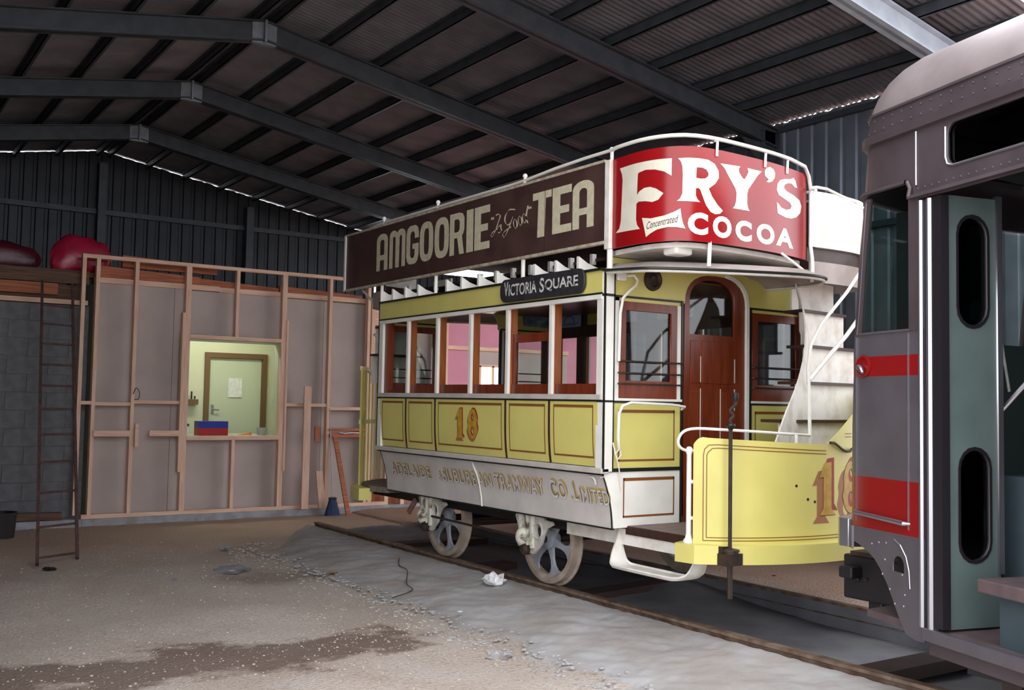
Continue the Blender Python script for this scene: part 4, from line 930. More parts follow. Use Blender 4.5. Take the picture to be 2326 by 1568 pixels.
        GL = {'F': [[(0.135, 3.169), (0.278, 3.171), (0.426, 3.17), (0.537, 3.169), (0.608, 3.167), (0.607, 3.046), (0.555, 3.08), (0.484, 3.102), (0.406, 3.11), (0.346, 3.1), (0.337, 3.09), (0.331, 2.946), (0.354, 2.967), (0.397, 2.985), (0.448, 2.986), (0.495, 2.969), (0.551, 2.931), (0.514, 2.889), (0.468, 2.878), (0.409, 2.891), (0.349, 2.896), (0.326, 2.885), (0.324, 2.778), (0.334, 2.735), (0.363, 2.703), (0.095, 2.709), (0.137, 2.737), (0.153, 2.785), (0.169, 3.078), (0.161, 3.121)]],
              'R': [[(0.65, 3.165), (0.724, 3.169), (0.792, 3.17), (0.868, 3.168), (0.925, 3.147), (0.961, 3.103), (0.964, 3.054), (0.932, 3.01), (0.875, 2.969), (0.906, 2.917), (0.954, 2.866), (1.004, 2.831), (0.977, 2.807), (0.934, 2.799), (0.892, 2.81), (0.851, 2.854), (0.822, 2.916), (0.805, 2.955), (0.789, 2.966), (0.772, 2.96), (0.772, 2.912), (0.784, 2.889), (0.806, 2.869), (0.643, 2.871), (0.666, 2.892), (0.679, 2.924), (0.681, 3.053), (0.678, 3.109), (0.668, 3.142)],
                    [(0.777, 3.106), (0.82, 3.108), (0.854, 3.098), (0.871, 3.075), (0.869, 3.055), (0.845, 3.036), (0.811, 3.031), (0.774, 3.034)]],
              'Y': [[(0.976, 3.158), (1.178, 3.166), (1.16, 3.149), (1.163, 3.124), (1.198, 3.088), (1.222, 3.083), (1.25, 3.121), (1.262, 3.140), (1.249, 3.167), (1.407, 3.166), (1.362, 3.129), (1.261, 3.014), (1.251, 2.979), (1.251, 2.912), (1.262, 2.88), (1.278, 2.863), (1.1, 2.861), (1.12, 2.882), (1.132, 2.913), (1.137, 2.971), (1.125, 3.003), (1.053, 3.083), (1.018, 3.128)]],
              'apos': [[(1.441, 3.175), (1.461, 3.2), (1.502, 3.215), (1.545, 3.205), (1.567, 3.179), (1.56, 3.143), (1.531, 3.113), (1.489, 3.098), (1.462, 3.1), (1.489, 3.123), (1.468, 3.129), (1.444, 3.142)]],
              'S': [[(1.822, 3.189), (1.849, 3.174), (1.883, 3.121), (1.841, 3.12), (1.796, 3.139), (1.743, 3.135), (1.693, 3.115), (1.685, 3.09), (1.727, 3.071), (1.832, 3.057), (1.916, 3.035), (1.95, 2.996), (1.93, 2.94), (1.869, 2.9), (1.797, 2.879), (1.711, 2.874), (1.638, 2.884), (1.599, 2.891), (1.587, 2.971), (1.614, 2.962), (1.646, 2.941), (1.711, 2.933), (1.771, 2.946), (1.793, 2.972), (1.765, 2.994), (1.694, 3.009), (1.614, 3.027), (1.586, 3.061), (1.595, 3.106), (1.629, 3.139), (1.693, 3.158), (1.778, 3.171)]]}
        me = joinmeshes([fill2d(v) for v in GL.values()], 'lettering'); remap(me, lambda u, v, w: fF(.0045)(u, v), .04); letters(me, 'letter', 'cream', pn)
        me = fill2d([[(0.381, 2.778), (0.46, 2.765), (0.558, 2.776), (0.624, 2.797), (0.668, 2.82), (0.675, 2.763), (0.687, 2.715), (0.702, 2.682), (0.648, 2.692), (0.584, 2.696), (0.507, 2.684), (0.452, 2.66), (0.419, 2.639), (0.403, 2.702)]])
        remap(me, lambda u, v, w: fF(.0055)(u, v), .04); finish(me, 'banner', 'cream', pn, False)
        me = textmesh('Concentrated', .425, .655, 2.70, 2.750, shear=.35)
        remap(me, lambda u, v, w: fF(.0065)(u, v+.035*(u-.425)/.23-.008), .04); letters(me, 'letter', 'iron', pn)
        ms = [textmesh('C', .717, .872, 2.644, 2.798, off=.055), textmesh('O', .912, 1.090, 2.641, 2.793, off=.05), textmesh('C', 1.128, 1.301, 2.641, 2.789, off=.055), textmesh('O', 1.352, 1.562, 2.646, 2.794, off=.05), textmesh('A', 1.578, 1.822, 2.656, 2.793, off=.045)]
        me = joinmeshes(ms, 'lettering'); remap(me, lambda u, v, w: fF(.0045)(u, v), .04); letters(me, 'letter', 'cream', pn)
        # rail round the panel and its clips
        q = lambda off, z, a, b: [T(*FRC.at(s_, off), z) for s_ in FRC.samples(a, b, .08)]
        rp = [T(-1.122, -.085, 3.325)]+[T(*FRC.at(s_, -.018), 3.325-.012*(s_/1.8)) for s_ in FRC.samples(.12, 1.75, .08)]+tb([(.27, -.68, 3.30), (.345, -.655, 3.24), (.375, -.65, 3.14), (.378, -.65, 3.0), (.372, -.65, 2.72), (.385, -.655, 2.62), (.36, -.68, 2.54), (.28, -.74, 2.43)])
        build(MB().tube(rp, .0145, 8), 'hand_rail', 'white', HT, smooth=True)
        for s_ in (.94, 1.44, 1.72): build(MB().tube([T(*FRC.at(s_, -.008), 3.20), T(*FRC.at(s_, -.014), 3.32)], .010, 6), 'rail_clip', 'white', HT, smooth=True)
        build(MB().tube([T(-1.125, -.085, 2.46), T(-1.125, -.085, 2.64)], .022, 8), 'board_post', 'white', HT, smooth=True)
        build(MB().hexa(tb([(-1.155, -.11, 2.60), (-1.115, -.11, 2.60), (-1.115, -.05, 2.60), (-1.155, -.05, 2.60), (-1.155, -.11, 3.25), (-1.115, -.11, 3.25), (-1.115, -.05, 3.25), (-1.155, -.05, 3.25)])), 'board_corner', 'worn_white', HT, bevel=.006)
        build(MB().tube([T(*FRC.at(.90, .02), 2.44), T(*FRC.at(.90, .01), 2.61)], .014, 8), 'panel_post', 'white', HT, smooth=True)
        build(MB().tube(tb([(-.08, -.76, 2.60), (.02, -.80, 2.53), (.10, -.86, 2.45)]), .010, 6), 'panel_brace', 'white', HT, smooth=True)
    else:
        # rear: barred yellow gate instead of a dash
        rl = MB(); pts = [DAC.at(q) for q in DAC.samples(.0, DAC.L, .11)]
        def at3(q, z): return T(*DAC.at(q), z)
        n = 31; RL = 2.24
        for i in range(n):
            q = RL*i/(n-1); top = 1.30 if q < .9 else min(1.82, 1.30+.52*(q-.9))
            build(MB().tube([at3(q, .57), at3(q, top)], .009, 6), 'baluster', 'yellow', HT, smooth=True)
        for zf in (lambda q: 1.30 if q < .9 else min(1.82, 1.30+.52*(q-.9)), lambda q: 1.245 if q > .9 else 1.0):
            ss = DAC.samples(0, RL, .08)
            build(MB().sheet([[T(*DAC.at(q_, -.006), zf(q_)-.022) for q_ in ss], [T(*DAC.at(q_, -.006), zf(q_)+.022) for q_ in ss]]), 'gate_rail', 'yellow', HT, smooth=True, thick=.02, offset=0)

# running gear
def wheel(y, sx):
    w = empty('wheel', (sx*.7525, y, .37)); w.parent = HT; w.location = Vector((sx*.7525, y, .37))-ORG[HT]
    c = (sx*.7525, y, .37); ax = (sx, 0, 0)
    build(MB().lathe([(.295, -.03), (.37, -.04), (.385, -.04), (.385, -.03), (.365, -.022), (.36, .035), (.35, .04), (.318, .04), (.312, .03), (.295, .012), (.295, -.03)], c, ax, 48), 'tyre', 'wheelrim', w, smooth=True)
    build(MB().lathe([(.03, -.05), (.075, -.05), (.085, -.02), (.085, .03), (.06, .05), (.03, .055)], c, ax, 20), 'hub', 'wheelgrey', w, smooth=True)
    sh = None
    for i in range(6):
        a = 2*pi*i/6+.26
        pr = [(.06, -.05), (.10, -.034), (.17, -.022), (.22, -.027), (.26, -.048), (.300, -.125), (.315, -.10), (.315, .10), (.300, .125), (.26, .048), (.22, .027), (.17, .022), (.10, .034), (.06, .05)]
        f = lambda u, v, w_: (c[0]+sx*w_, c[1]+u*cos(a)-v*sin(a), c[2]+u*sin(a)+v*cos(a))
        build(MB().prism(pr, f, -.006, .014), 'spoke', 'wheelgrey', w, bevel=.004)
for y in (1.08, 2.74):
    for sx in (-1, 1):
        wheel(y, sx)
        # axle box casting
        X = lambda v: sx*v
        f = lambda u, v, w: (X(.93+w), y+u, .37+v)
        ab = plate([[(-.21, .17), (-.06, .225), (.06, .23), (.0, .30), (.06, .225), (.17, .22), (.24, .19), (.20, .08), (.16, -.01), (.12, -.10), (-.10, -.10), (-.16, -.02), (-.20, .06), (-.22, .14)]][:0] or
                   [[(.215, .205), (.24, .18), (.19, .09), (.17, -.02), (.13, -.10), (-.03, -.11), (-.13, -.02), (-.16, .06), (-.20, .115), (-.28, .15), (-.26, .175), (-.17, .18), (-.13, .22), (.02, .295), (.09, .285)],
                    [(-.095+.045*cos(2*pi*i/14), .085+.055*sin(2*pi*i/14)) for i in range(14)], rrect(.045, .125, .03, .19, .02), rrect(-.02, .025, .02, .18, .02)], f, .03, 'axle_box', 'castwhite', HT, bevel=.004)
        build(MB().prism([(-.14, .22), (.20, .22), (.02, .295)], f, .014, .024), 'axle_box_cap', 'castwhite', ab)
        mb = MB()
        for u in (.035, -.03, .135): mb.prism([(u-.011, -.06), (u+.011, -.06), (u+.011, .215), (u-.011, .215)], f, .0, .045)
        mb.prism([(-.14, .205), (.20, .205), (.20, .222), (-.14, .222)], f, 0, .06)
        build(mb, 'casting_rib', 'casting', ab)
        build(MB().tube([f(-.095+.054*cos(2*pi*i/14), .085+.065*sin(2*pi*i/14), .016) for i in range(14)], .010, 6, closed=True), 'spring_eye', 'castwhite', ab, smooth=True)
        build(MB().sphere(f(.09, .02, .04), .062, 12, 8, 1.25), 'oil_box', 'casting', ab, smooth=True)
        build(MB().lathe([(.05, 0), (.05, .05), (.03, .07), (.0, .075)], f(.06, -.075, .0), (sx, 0, 0), 14), 'oil_box_lid', 'iron', ab, smooth=True)
    build(MB().tube([(-.9, y, .37), (.9, y, .37)], .032, 10), 'axle', 'iron', HT, smooth=True)
for sx in (-1, 1):
    build(MB().tube([(sx*.985, 1.15, .385), (sx*.985, 2.64, .405)], .011, 6), 'brake_rod', 'iron', HT)
    build(MB().beam((sx*.6, 2.6, .44), (sx*.6, 1.3, .55), .04, .06), 'frame_beam', 'black', HT)
    build(MB().tube([(sx*.66, 2.5, .36), (sx*.66, 1.3, .49)], .010, 6).tube([(sx*.62, 1.62, .30), (sx*.62, 1.18, .37)], .008, 6), 'brake_rod', 'iron', HT)
bx('underframe', 'black', HT, -.82, .82, -.4, L+.4, .50, .57)
for y in (1.40, 2.42): build(MB().beam((-.7, y, .36), (.7, y, .36), .05, .07), 'brake_beam', 'iron', HT)
build(MB().beam((-1.0, 2.93, .53), (-1.02, 3.03, .40), .02, .05), 'brake_lever', 'rust', HT)
# ================================================================== LOOSE THINGS
# steel ladder leaning on the block wall
lad = empty('ladder', (-3.75, 5.35, -.2), label='tall rusty steel ladder leaning against the block wall', cat='ladder')
A = Vector((-3.73, 5.355, -.195)); B = Vector((-3.40, 7.88, 2.86)); ax = (B-A); sdv = Vector((.205, .10, 0))
Lr = build(MB().beam(A-sdv, B-sdv*.93, .03, .055), 'stile', 'ladder', lad); build(MB().beam(A+sdv, B+sdv*.93, .03, .055), 'stile', 'ladder', lad)
for t in (.018, .108, .213, .312, .405, .495, .58, .66, .742, .822, .90):
    c = A+ax*t; build(MB().tube([c-sdv*.97, c+sdv*.97], .012, 6), 'rung', 'ladder', lad)
# broom head and handle by the partition
bm_ = empty('broom', (.32, 7.74, -.25), label='blue bristled broom standing upright against the partition', cat='broom')
build(MB().sheet([[(.32+r*cos(a), 7.74+r*.45*sin(a), z) for a in [2*pi*i/24 for i in range(25)]] for r, z in ((.001, -.235), (.125, -.24), (.115, -.15), (.08, -.03), (.055, .06), (.05, .085), (.001, .09))]), 'bristles', 'bristle', bm_, smooth=True)
bx('broom_head', 'black', bm_, .265, .375, 7.71, 7.77, .05, .085, bevel=.01)
build(MB().tube([(.32, 7.74, .08), (.305, 7.90, 1.35)], .008, 6), 'broom_handle', 'sill_grey', bm_)
def board(name, lab, m, a, b, w, th, upv, **k): return build(MB().beam(a, b, w, th, upv), name, m, label=lab, cat='timber', **k)
board('plank', 'tall pine plank standing upright against the partition right of the service window', 'pine', (-.045, 7.88, -.08), (-.035, 7.905, 1.655), .105, .03, (0, 1, 0))
board('offcut', 'short wide timber offcut leaning behind the broom', 'pine', (.215, 7.86, -.08), (.175, 7.91, .45), .10, .03, (0, 1, 0))
board('batten', 'narrow timber batten leaning at an angle beside the broom', 'oregon', (.545, 7.66, -.235), (.405, 7.90, .94), .065, .028, (0, 1, 0))
board('beam_end', 'dirty timber beam lying on the slab edge behind the ladder', 'oldwood', (-3.95, 7.98, -.02), (-3.23, 7.96, -.03), .09, .09, (0, 0, 1))
bk = empty('bin', (-4.0, 7.3, -.2), label='black bin at the left edge below the block wall', cat='bin')
build(MB().lathe([(.001, 0), (.15, 0), (.17, .30), (.178, .30), (.178, .325), (.16, .325), (.15, .05), (.001, .04)], (-4.0, 7.3, -.21), (0, 0, 1), 24), 'body', 'bucket', bk, smooth=True)
# magenta plastic bundles on the wall top
def bundle(name, lab, c, rx, ry, rz, seed, rot=0, m='tarp'):
    rows = []
    for i in range(15):
        ph = pi*i/14; row = []
        for j in range(33):
            th = 2*pi*j/32; d = Vector((sin(ph)*cos(th), sin(ph)*sin(th), -cos(ph)))
            k = 1+.16*noise.noise(d*1.6+Vector((seed, 0, 0)))+.07*noise.noise(d*5+Vector((seed, 3, 0)))
            z = d.z*rz*k; z = max(z, -rz*.62)
            dx_ = math.copysign(abs(d.x)**.7, d.x); x, y = dx_*rx*k, d.y*ry*k
            row.append((c[0]+x*cos(rot), c[1]+y, c[2]+z+rz*.62+x*sin(rot)))
        rows.append(row)
    return build(MB().sheet(rows), name, m, smooth=True, label=lab, cat='bundle')
bundle('plastic_bundle', 'bright magenta plastic wrapped bundle on top of the block wall', (-3.06, 8.32, 3.065), .38, .10, .29, 1.3, .06)
bundle('plastic_bundle', 'dark red plastic wrapped bundle sagging left of the bright magenta one', (-4.06, 8.32, 3.065), .50, .09, .20, 4.1, -.03, 'tarpdark')
# office counter and the things on it
dk_ = empty('counter', (-1.06, 8.8, -.08), label='pale counter inside the office behind the service window', cat='counter')
bx('counter_top', 'sill_grey', dk_, -1.68, -.45, 8.49, 9.0, .915, .95); 
for x in (-1.6, -.5): bx('counter_leg', 'sill_grey', dk_, x-.02, x+.02, 8.6, 8.64, -.08, .915)
tag(bx('card_box', 'redbox', None, -1.47, -1.065, 8.22, 8.44, .951, 1.05), label='red card box under the blue one on the office sill', cat='box')
tag(bx('card_box', 'bluebox', None, -1.47, -1.065, 8.22, 8.44, 1.051, 1.145), label='blue card box on top of the red one', cat='box')
jar = build(MB().lathe([(.001, 0), (.045, 0), (.045, .12), (.03, .13)], (-1.645, 8.25, .951), (0, 0, 1), 18), 'jar', 'papergrey', smooth=True, label='white labelled jar with black lid at the left of the office sill', cat='jar')
build(MB().lathe([(.047, 0), (.047, .03), (.001, .032)], (-1.645, 8.25, 1.08), (0, 0, 1), 18), 'lid', 'black', jar, smooth=True)
build(MB().lathe([(.001, 0), (.04, 0), (.042, .10), (.03, .13), (.001, .135)], (-1.648, 8.38, .951), (0, 0, 1), 14), 'tub', 'orange', smooth=True, label='orange and yellow tub behind the white jar', cat='tub').location.z = 1.02
tag(bx('tub_stand', 'black', None, -1.69, -1.61, 8.34, 8.42, .951, 1.019), label='small dark block under the orange tub', cat='block')
build(MB().lathe([(.001, 0), (.06, 0), (.075, .105), (.07, .105), (.055, .01), (.001, .01)], (-.555, 8.30, .951), (0, 0, 1), 18), 'tumbler', 'plastic', smooth=True, label='clear plastic tumbler at the right end of the office sill', cat='cup')
build(MB().hexa([(-.98, 8.2, .951), (-.72, 8.22, .951), (-.72, 8.3, .951), (-.98, 8.3, .951), (-.92, 8.21, .957), (-.72, 8.23, 1.0), (-.72, 8.29, 1.0), (-.92, 8.29, .957)]), 'folded_leaflet', 'orange', label='folded yellowish leaflet on the office sill', cat='leaflet')
tag(bx('paper_sheet', 'paper', None, -1.03, -.62, 8.06, 8.17, .951, .954), label='loose white papers along the office sill', cat='paper')
sh = empty('wall_shelf', (-1.12, 9.74, 1.37), label='small brown wall shelf left of the office door', cat='shelf')
bx('shelf_box', 'doorframe', sh, -1.22, -1.04, 9.68, 9.80, 1.36, 1.44)
for x, z, lb in ((-1.19, 1.50, 'leftmost dark bottle on the small office wall shelf'), (-1.13, 1.56, 'tallest dark bottle in the middle of the small wall shelf'), (-1.08, 1.49, 'shortest dark bottle at the right on the small wall shelf')): build(MB().tube([(x, 9.74, 1.442), (x, 9.74, z)], .012, 8), 'bottle', 'black', label=lb, cat='bottle', group='bottles on the office shelf')
tag(bx('notice_sheet', 'paper', None, -.555, -.335, 9.785, 9.79, 1.48, 1.78), label='white printed notice taped to the green office door', cat='notice')
tag(bx('light_switch', 'papergrey', None, .16, .24, 9.785, 9.80, 1.34, 1.46), label='pale switch plate on the office wall right of the door', cat='switch')
# litter
def crumple(name, lab, m, c, r, seed, flat=.5, cat_='litter'):
    rows = []
    for i in range(9):
        ph = pi*i/8; row = []
        for j in range(15):
            th = 2*pi*(j % 14)/14; d = Vector((sin(ph)*cos(th), sin(ph)*sin(th), -cos(ph))); k = 1+.9*noise.noise(d*2.3+Vector((seed, 1, 0)))
            row.append((c[0]+d.x*r*k, c[1]+d.y*r*k*1.2, c[2]+max(0, (d.z*.5+.5))*r*2*flat*k))
        rows.append(row)
    return build(MB().sheet(rows), name, m, smooth=False, label=lab, cat=cat_)
crumple('crumpled_paper', 'large crumpled white paper on the concrete beside the near rail', 'paper', (-.965, 1.60, -.075), .085, 2.2, .5, 'paper')
crumple('paper_scrap', 'small white paper scrap on the haunch edge, nearer the front wheel', 'paper', (-1.60, 1.10, -.15), .018, 5, .3, 'paper')
crumple('paper_scrap', 'small white paper scrap on the gravel beside the damp patch', 'paper', (-2.02, .56, -.215), .020, 7, .3, 'paper')
crumple('cement_lump', 'flat pale cement patch on the dirt in front of the partition', 'slab', (-2.35, 4.15, -.215), .17, 9, .06, 'lump')
crumple('cement_lump', 'small pale cement lump nearest the office partition', 'slab', (-2.0, 5.4, -.2), .06, 12, .3, 'lump')
crumple('cement_lump', 'grey lump at the front edge of the haunch', 'haunch', (-1.95, .02, -.24), .08, 3, .35, 'lump')
crumple('plastic_scrap', 'blue plastic scrap lying on the dirt floor', 'leaf', (-3.0, 3.86, -.215), .035, 4, .2, 'litter')
crumple('card_scrap', 'tan card scrap on the dirt at the foot of the haunch', 'cardscrap', (-1.62, 3.42, -.185), .045, 8, .12, 'litter')
crumple('red_scrap', 'small red scrap on the dirt beyond the far rail', 'tarp', (1.35, .55, -.03), .02, 8, .3, 'litter')
crumple('dark_rag', 'dark rag on the ground at the foot of the ladder', 'rubber', (-3.86, 5.0, -.215), .06, 15, .2, 'rag')
build(MB().tube(cat([(-1.02, 3.2, -.06), (-1.15, 2.95, -.085), (-1.2, 2.7, -.09), (-1.42, 2.3, -.13), (-1.5, 2.05, -.14), (-1.72, 2.0, -.18)], 6), .004, 5), 'wire', 'iron', smooth=True, label='thin dark wire lying curled over the concrete haunch', cat='wire')
build(MB().tube(cat([(-2.43, 7.93, 1.5), (-2.40, 7.90, 1.58), (-2.36, 7.89, 1.52), (-2.37, 7.89, 1.44), (-2.42, 7.90, 1.43)], 5), .005, 6), 'cable_loop', 'black', smooth=True, label='loop of black cable hanging from a partition stud', cat='cable')
build(MB().tube(cat([(.47, 7.90, 1.00), (.55, 7.885, .985), (.65, 7.88, .995), (.80, 7.90, .99)], 5), .009, 6), 'white_cable', 'paper', smooth=True, label='white cable drooping along the nailed planks beside the tram', cat='cable')
# ================================================================== THE SILVER ELECTRIC TRAM
ET = empty('electric_tram', (0, -4.6, 0), label='silver electric tram with two red bands and an open folding door, at the right edge', cat='tram')
TA = radians(17); P0 = Vector((-1.1, -2.58, 0)); dd = Vector((sin(TA), cos(TA), 0)); no = Vector((-cos(TA), sin(TA), 0))
def Wf(s_, n_, z): p = P0+dd*s_+no*n_; return (p.x, p.y, z)
def sl(z):
    K = [(.3, .58), (1.3, .578), (1.9, .553), (2.3, .515), (2.65, .462), (2.95, .43), (3.12, .405), (3.7, .36)]
    for (a, p), (b, q) in zip(K[:-1], K[1:]):
        if z <= b: return p+(q-p)*max(0, (z-a)/(b-a))
    return .36
def front(z, n_=0):           # plan of the nose from P0 round to its mirror image
    s1 = sl(z); c = P0+dd*s1; k = (.58-s1)
    left = [P0+dd*s1*i/4 for i in range(4)]+[c, Vector((c.x+.055, c.y+.055, 0)), Vector((c.x+.16, c.y+.10, 0)), Vector((-.45, c.y+.15, 0))]
    pts = left+[Vector((0, c.y+.18, 0))]+[Vector((-p.x, p.y, 0)) for p in reversed(left)]
    o = []
    for i, p in enumerate(pts):
        t = (pts[min(i+1, len(pts)-1)]-pts[max(i-1, 0)]).normalized(); o.append((p.x-t.y*n_, p.y+t.x*n_, z))
    return o
def band(name, m, z0, z1, n_=0, n1=None, k=2, a=0, b=None, **kw):
    n1 = n_ if n1 is None else n1
    return build(MB().sheet([front(z0+(z1-z0)*i/k, n_+(n1-n_)*i/k)[a:b] for i in range(k+1)]), name, m, ET, smooth=True, thick=.012, **kw)
band('nose_panel', 'silver', .70, .83, a=4, b=-4); band('red_band', 'tramred', .83, 1.112, label='broad red lower band'); band('nose_panel', 'silver', 1.112, 1.667)
band('red_band', 'tramred', 1.667, 1.776, label='narrow red upper band'); band('nose_panel', 'silver', 1.776, 1.905)
for z in (1.112, .83, 1.667, 1.776): pass
pf = lambda u, v, w=0: Wf(u, w, v)
plate([[(0, .31), (.06, .305), (.143, .320), (.19, .385), (.241, .469), (.29, .55), (.353, .629), (.40, .672), (.45, .70), (.52, .728), (.582, .744), (.582, .83), (0, .83)], [(.20+.045*cos(a), .665+.05*sin(a)) for a in [pi*i/8 for i in range(9)]]+[(.155, .63), (.245, .63)]],
      lambda u, v, w: Wf(u, w-.006, v), .012, 'skirt', 'silver', ET, label='silver cut-away corner skirt')
build(MB().tube([Wf(u, .004, v) for u, v in ((.23, .80), (.18, .775), (.135, .72), (.112, .65), (.105, .56))], .004, 5), 'skirt_bead', 'chrome', ET)
bx_ = MB()
for u, v in ((.30, .77), (.36, .765), (.42, .75), (.31, .68), (.33, .60), (.27, .53), (.23, .46), (.17, .62), (.15, .52), (.16, .46)): bx_.lathe([(.006, 0), (.004, .003), (0, .004)], Wf(u, 0, v), no, 6)
build(bx_, 'rivets', 'chrome', ET, kind='stuff')
# vertical edge beads of the cab panel
for s_ in (.557, .118): build(MB().tube([Wf(s_, .002, .86), Wf(s_-.002, .002, 1.89)], .004, 5), 'edge_bead', 'chrome', ET)
# corner pillar and door mouldings
build(MB().hexa([Wf(.03, -.04, 1.90), Wf(.108, -.04, 1.90), Wf(.108, .004, 1.90), Wf(.03, .004, 1.90), Wf(.03, -.04, 2.66), Wf(.108, -.04, 2.66), Wf(.108, .004, 2.66), Wf(.03, .004, 2.66)]), 'door_pillar', 'silverdark', ET)
for a, b in ((.0, .033), (-.068, -.026)):
    build(MB().prism([(a, -.03), (b, -.03), (b, .004), ((a+b)/2+.006, .014), ((a+b)/2-.006, .014), (a, .004)], lambda u, v, w: Wf(u, v, w), .36 if a < 0 else .385, 2.575), 'door_moulding', 'chrome', ET)
build(MB().hexa([Wf(-.03, -.05, .36), Wf(.004, -.05, .36), Wf(.004, -.004, .36), Wf(-.03, -.004, .36), Wf(-.03, -.05, 2.58), Wf(.004, -.05, 2.58), Wf(.004, -.004, 2.58), Wf(-.03, -.004, 2.58)]), 'door_pillar', 'rubber', ET)
# cab window with its glass, leading post and the windscreen
rows = [[Wf(.108, -.012, z), Wf(sl(z)-.03, -.012, z)] for z in (1.905, 2.3, 2.66)]
build(MB().sheet(rows), 'cab_window_glass', 'green_glass', ET)
build(MB().sheet([[Wf(sl(z)-.035, 0, z), Wf(sl(z)-.018, .004, z), front(z)[4], front(z)[5]] for z in (1.905, 2.1, 2.3, 2.5, 2.66)]), 'corner_post', 'silverdark', ET, smooth=True, thick=.02)
build(MB().sheet([front(z)[6:12] for z in (1.905, 2.3, 2.66)]), 'windscreen', 'green_glass', ET)
for i in (6, 8, 11): build(MB().tube([front(z)[i] for z in (1.905, 2.3, 2.66)], .02, 8), 'windscreen_post', 'silverdark', ET)
build(MB().sheet([front(z)[11:] for z in (1.905, 2.3, 2.66)]), 'far_side_panel', 'silver', ET)
build(MB().tube([Wf(.105, .0, 1.905), Wf(.54, .0, 1.905)], .008, 6).tube([Wf(.462, .0, 2.64), Wf(.53, 0, 2.0), Wf(.548, .0, 1.905)], .006, 6), 'window_bead', 'silver', ET)
# header, cornices, dome
band('header', 'silverdark', 2.685, 2.955, k=3)
def pl2(name, m, s0, s1, z0, z1, n0=0, n1=.01, **k):
    return build(MB().hexa([Wf(s0, n0, z0), Wf(s1, n0, z0), Wf(s1, n1, z0), Wf(s0, n1, z0), Wf(s0, n0, z1), Wf(s1, n0, z1), Wf(s1, n1, z1), Wf(s0, n1, z1)]), name, m, ET, **k)
plate([rect(-.80, .10, 2.585, 2.955), rrect(-.76, -.185, 2.718, 2.928, .05)], lambda u, v, w: Wf(u, w-.004, v), .014, 'side_header', 'silverdark', ET)
plate([rrect(-.76, -.185, 2.718, 2.928, .05)], lambda u, v, w: Wf(u, w-.02, v), .005, 'sign_window', 'dark_glass', ET)
pl2('sign_box', 'black', -.80, -.14, 2.69, 2.95, -.16, -.15)
build(MB().tube([Wf(-.176, .006, 2.915), Wf(-.176, .006, 2.76), Wf(-.19, .006, 2.722), Wf(-.23, .006, 2.708), Wf(-.76, .006, 2.706)], .007, 6), 'window_bead', 'chrome', ET, smooth=True)
build(MB().tube([Wf(.04, .008, 2.945), Wf(.04, .008, 2.66)], .006, 6), 'edge_bead', 'chrome', ET)
# drip rails
build(MB().prism([(0, 0), (.035, 0), (.028, .016), (0, .03)], lambda u, v, w: Wf(w, u, v+2.592), -.80, .085).tube([Wf(.085, .02, 2.605), Wf(.075, .018, 2.65), Wf(.10, .015, 2.69)], .012, 6), 'drip_rail', 'silverdark', ET)
rows = [[Vector(p) for p in front(2.682, .0)], [Vector(p) for p in front(2.682, .028)], [Vector(p) for p in front(2.70, .022)], [Vector(p) for p in front(2.705, .0)]]
build(MB().sheet([r[1:] for r in rows]), 'drip_rail', 'silverdark', ET, smooth=True)
# full outline for the roof
def outline(z, ins=0, f=1):
    nose = [Vector(p) for p in front(z)]
    tail = [Vector((-1.34, -7.6, z)), Vector((-1.34, -5.5, z)), Vector((-1.34, -3.9, z)), Vector((-1.335, -3.55, z)), Vector((-1.30, -3.25, z)), Vector((-1.21, -2.94, z))]
    pts = tail+nose+[Vector((-p.x, p.y, z)) for p in reversed(tail)]
    k = 1-ins/1.3; yf = -1.9
    o = []
    for p in pts:
        q = p.copy(); q.x *= k; q.y = p.y-(ins*.95 if p.y > -3.6 else 0)*(1 if p.y > -3.3 else .5); o.append(tuple(q))
    return o
def orow(z, off):
    p = outline(z); o = []
    for i, a in enumerate(p):
        t = (Vector(p[min(i+1, len(p)-1)])-Vector(p[max(i-1, 0)])).normalized(); o.append((a[0]-t.y*off, a[1]+t.x*off, z))
    return o
build(MB().sheet([orow(2.95, .0), orow(2.955, .030), orow(3.0, .036), orow(3.008, .006)]), 'cornice', 'silverdark', ET, smooth=False)
build(MB().sheet([orow(3.005, .006), orow(3.11, .004)]), 'cornice_band', 'silverdark', ET, smooth=True)
build(MB().sheet([orow(3.108, .004), orow(3.112, .016), orow(3.126, .014), orow(3.13, .0)]), 'roof_bead', 'silverdark', ET)
DP = [(0, 3.125), (.008, 3.17), (.028, 3.23), (.065, 3.30), (.125, 3.37), (.21, 3.435), (.33, 3.49), (.50, 3.535), (.75, 3.565), (1.1, 3.58), (1.27, 3.582)]
rf = build(MB().sheet([outline(z, i) for i, z in DP]), 'roof_dome', 'silverroof_lit', ET, smooth=True, label='rounded silver grey roof dome')
mb = MB()
for s_ in [-.80+.052*i for i in range(17)]: mb.lathe([(.006, 0), (.004, .003), (0, .004)], Wf(s_, .004, 2.642), no, 6)
p = Plan([(q[0], q[1]) for q in outline(3.07)], raw=True)
for i in range(46):
    q = p.L/2-2.4+.075*i; a = p.at(q, .008); b = p.at(q, .02); mb.lathe([(.006, 0), (.004, .003), (0, .004)], (*a, 3.085), Vector((b[0]-a[0], b[1]-a[1], 0)), 6)
    mb.lathe([(.006, 0), (.004, .003), (0, .004)], (*a, 3.03), Vector((b[0]-a[0], b[1]-a[1], 0)), 6)
build(mb, 'rivets', 'silver', ET, kind='stuff')
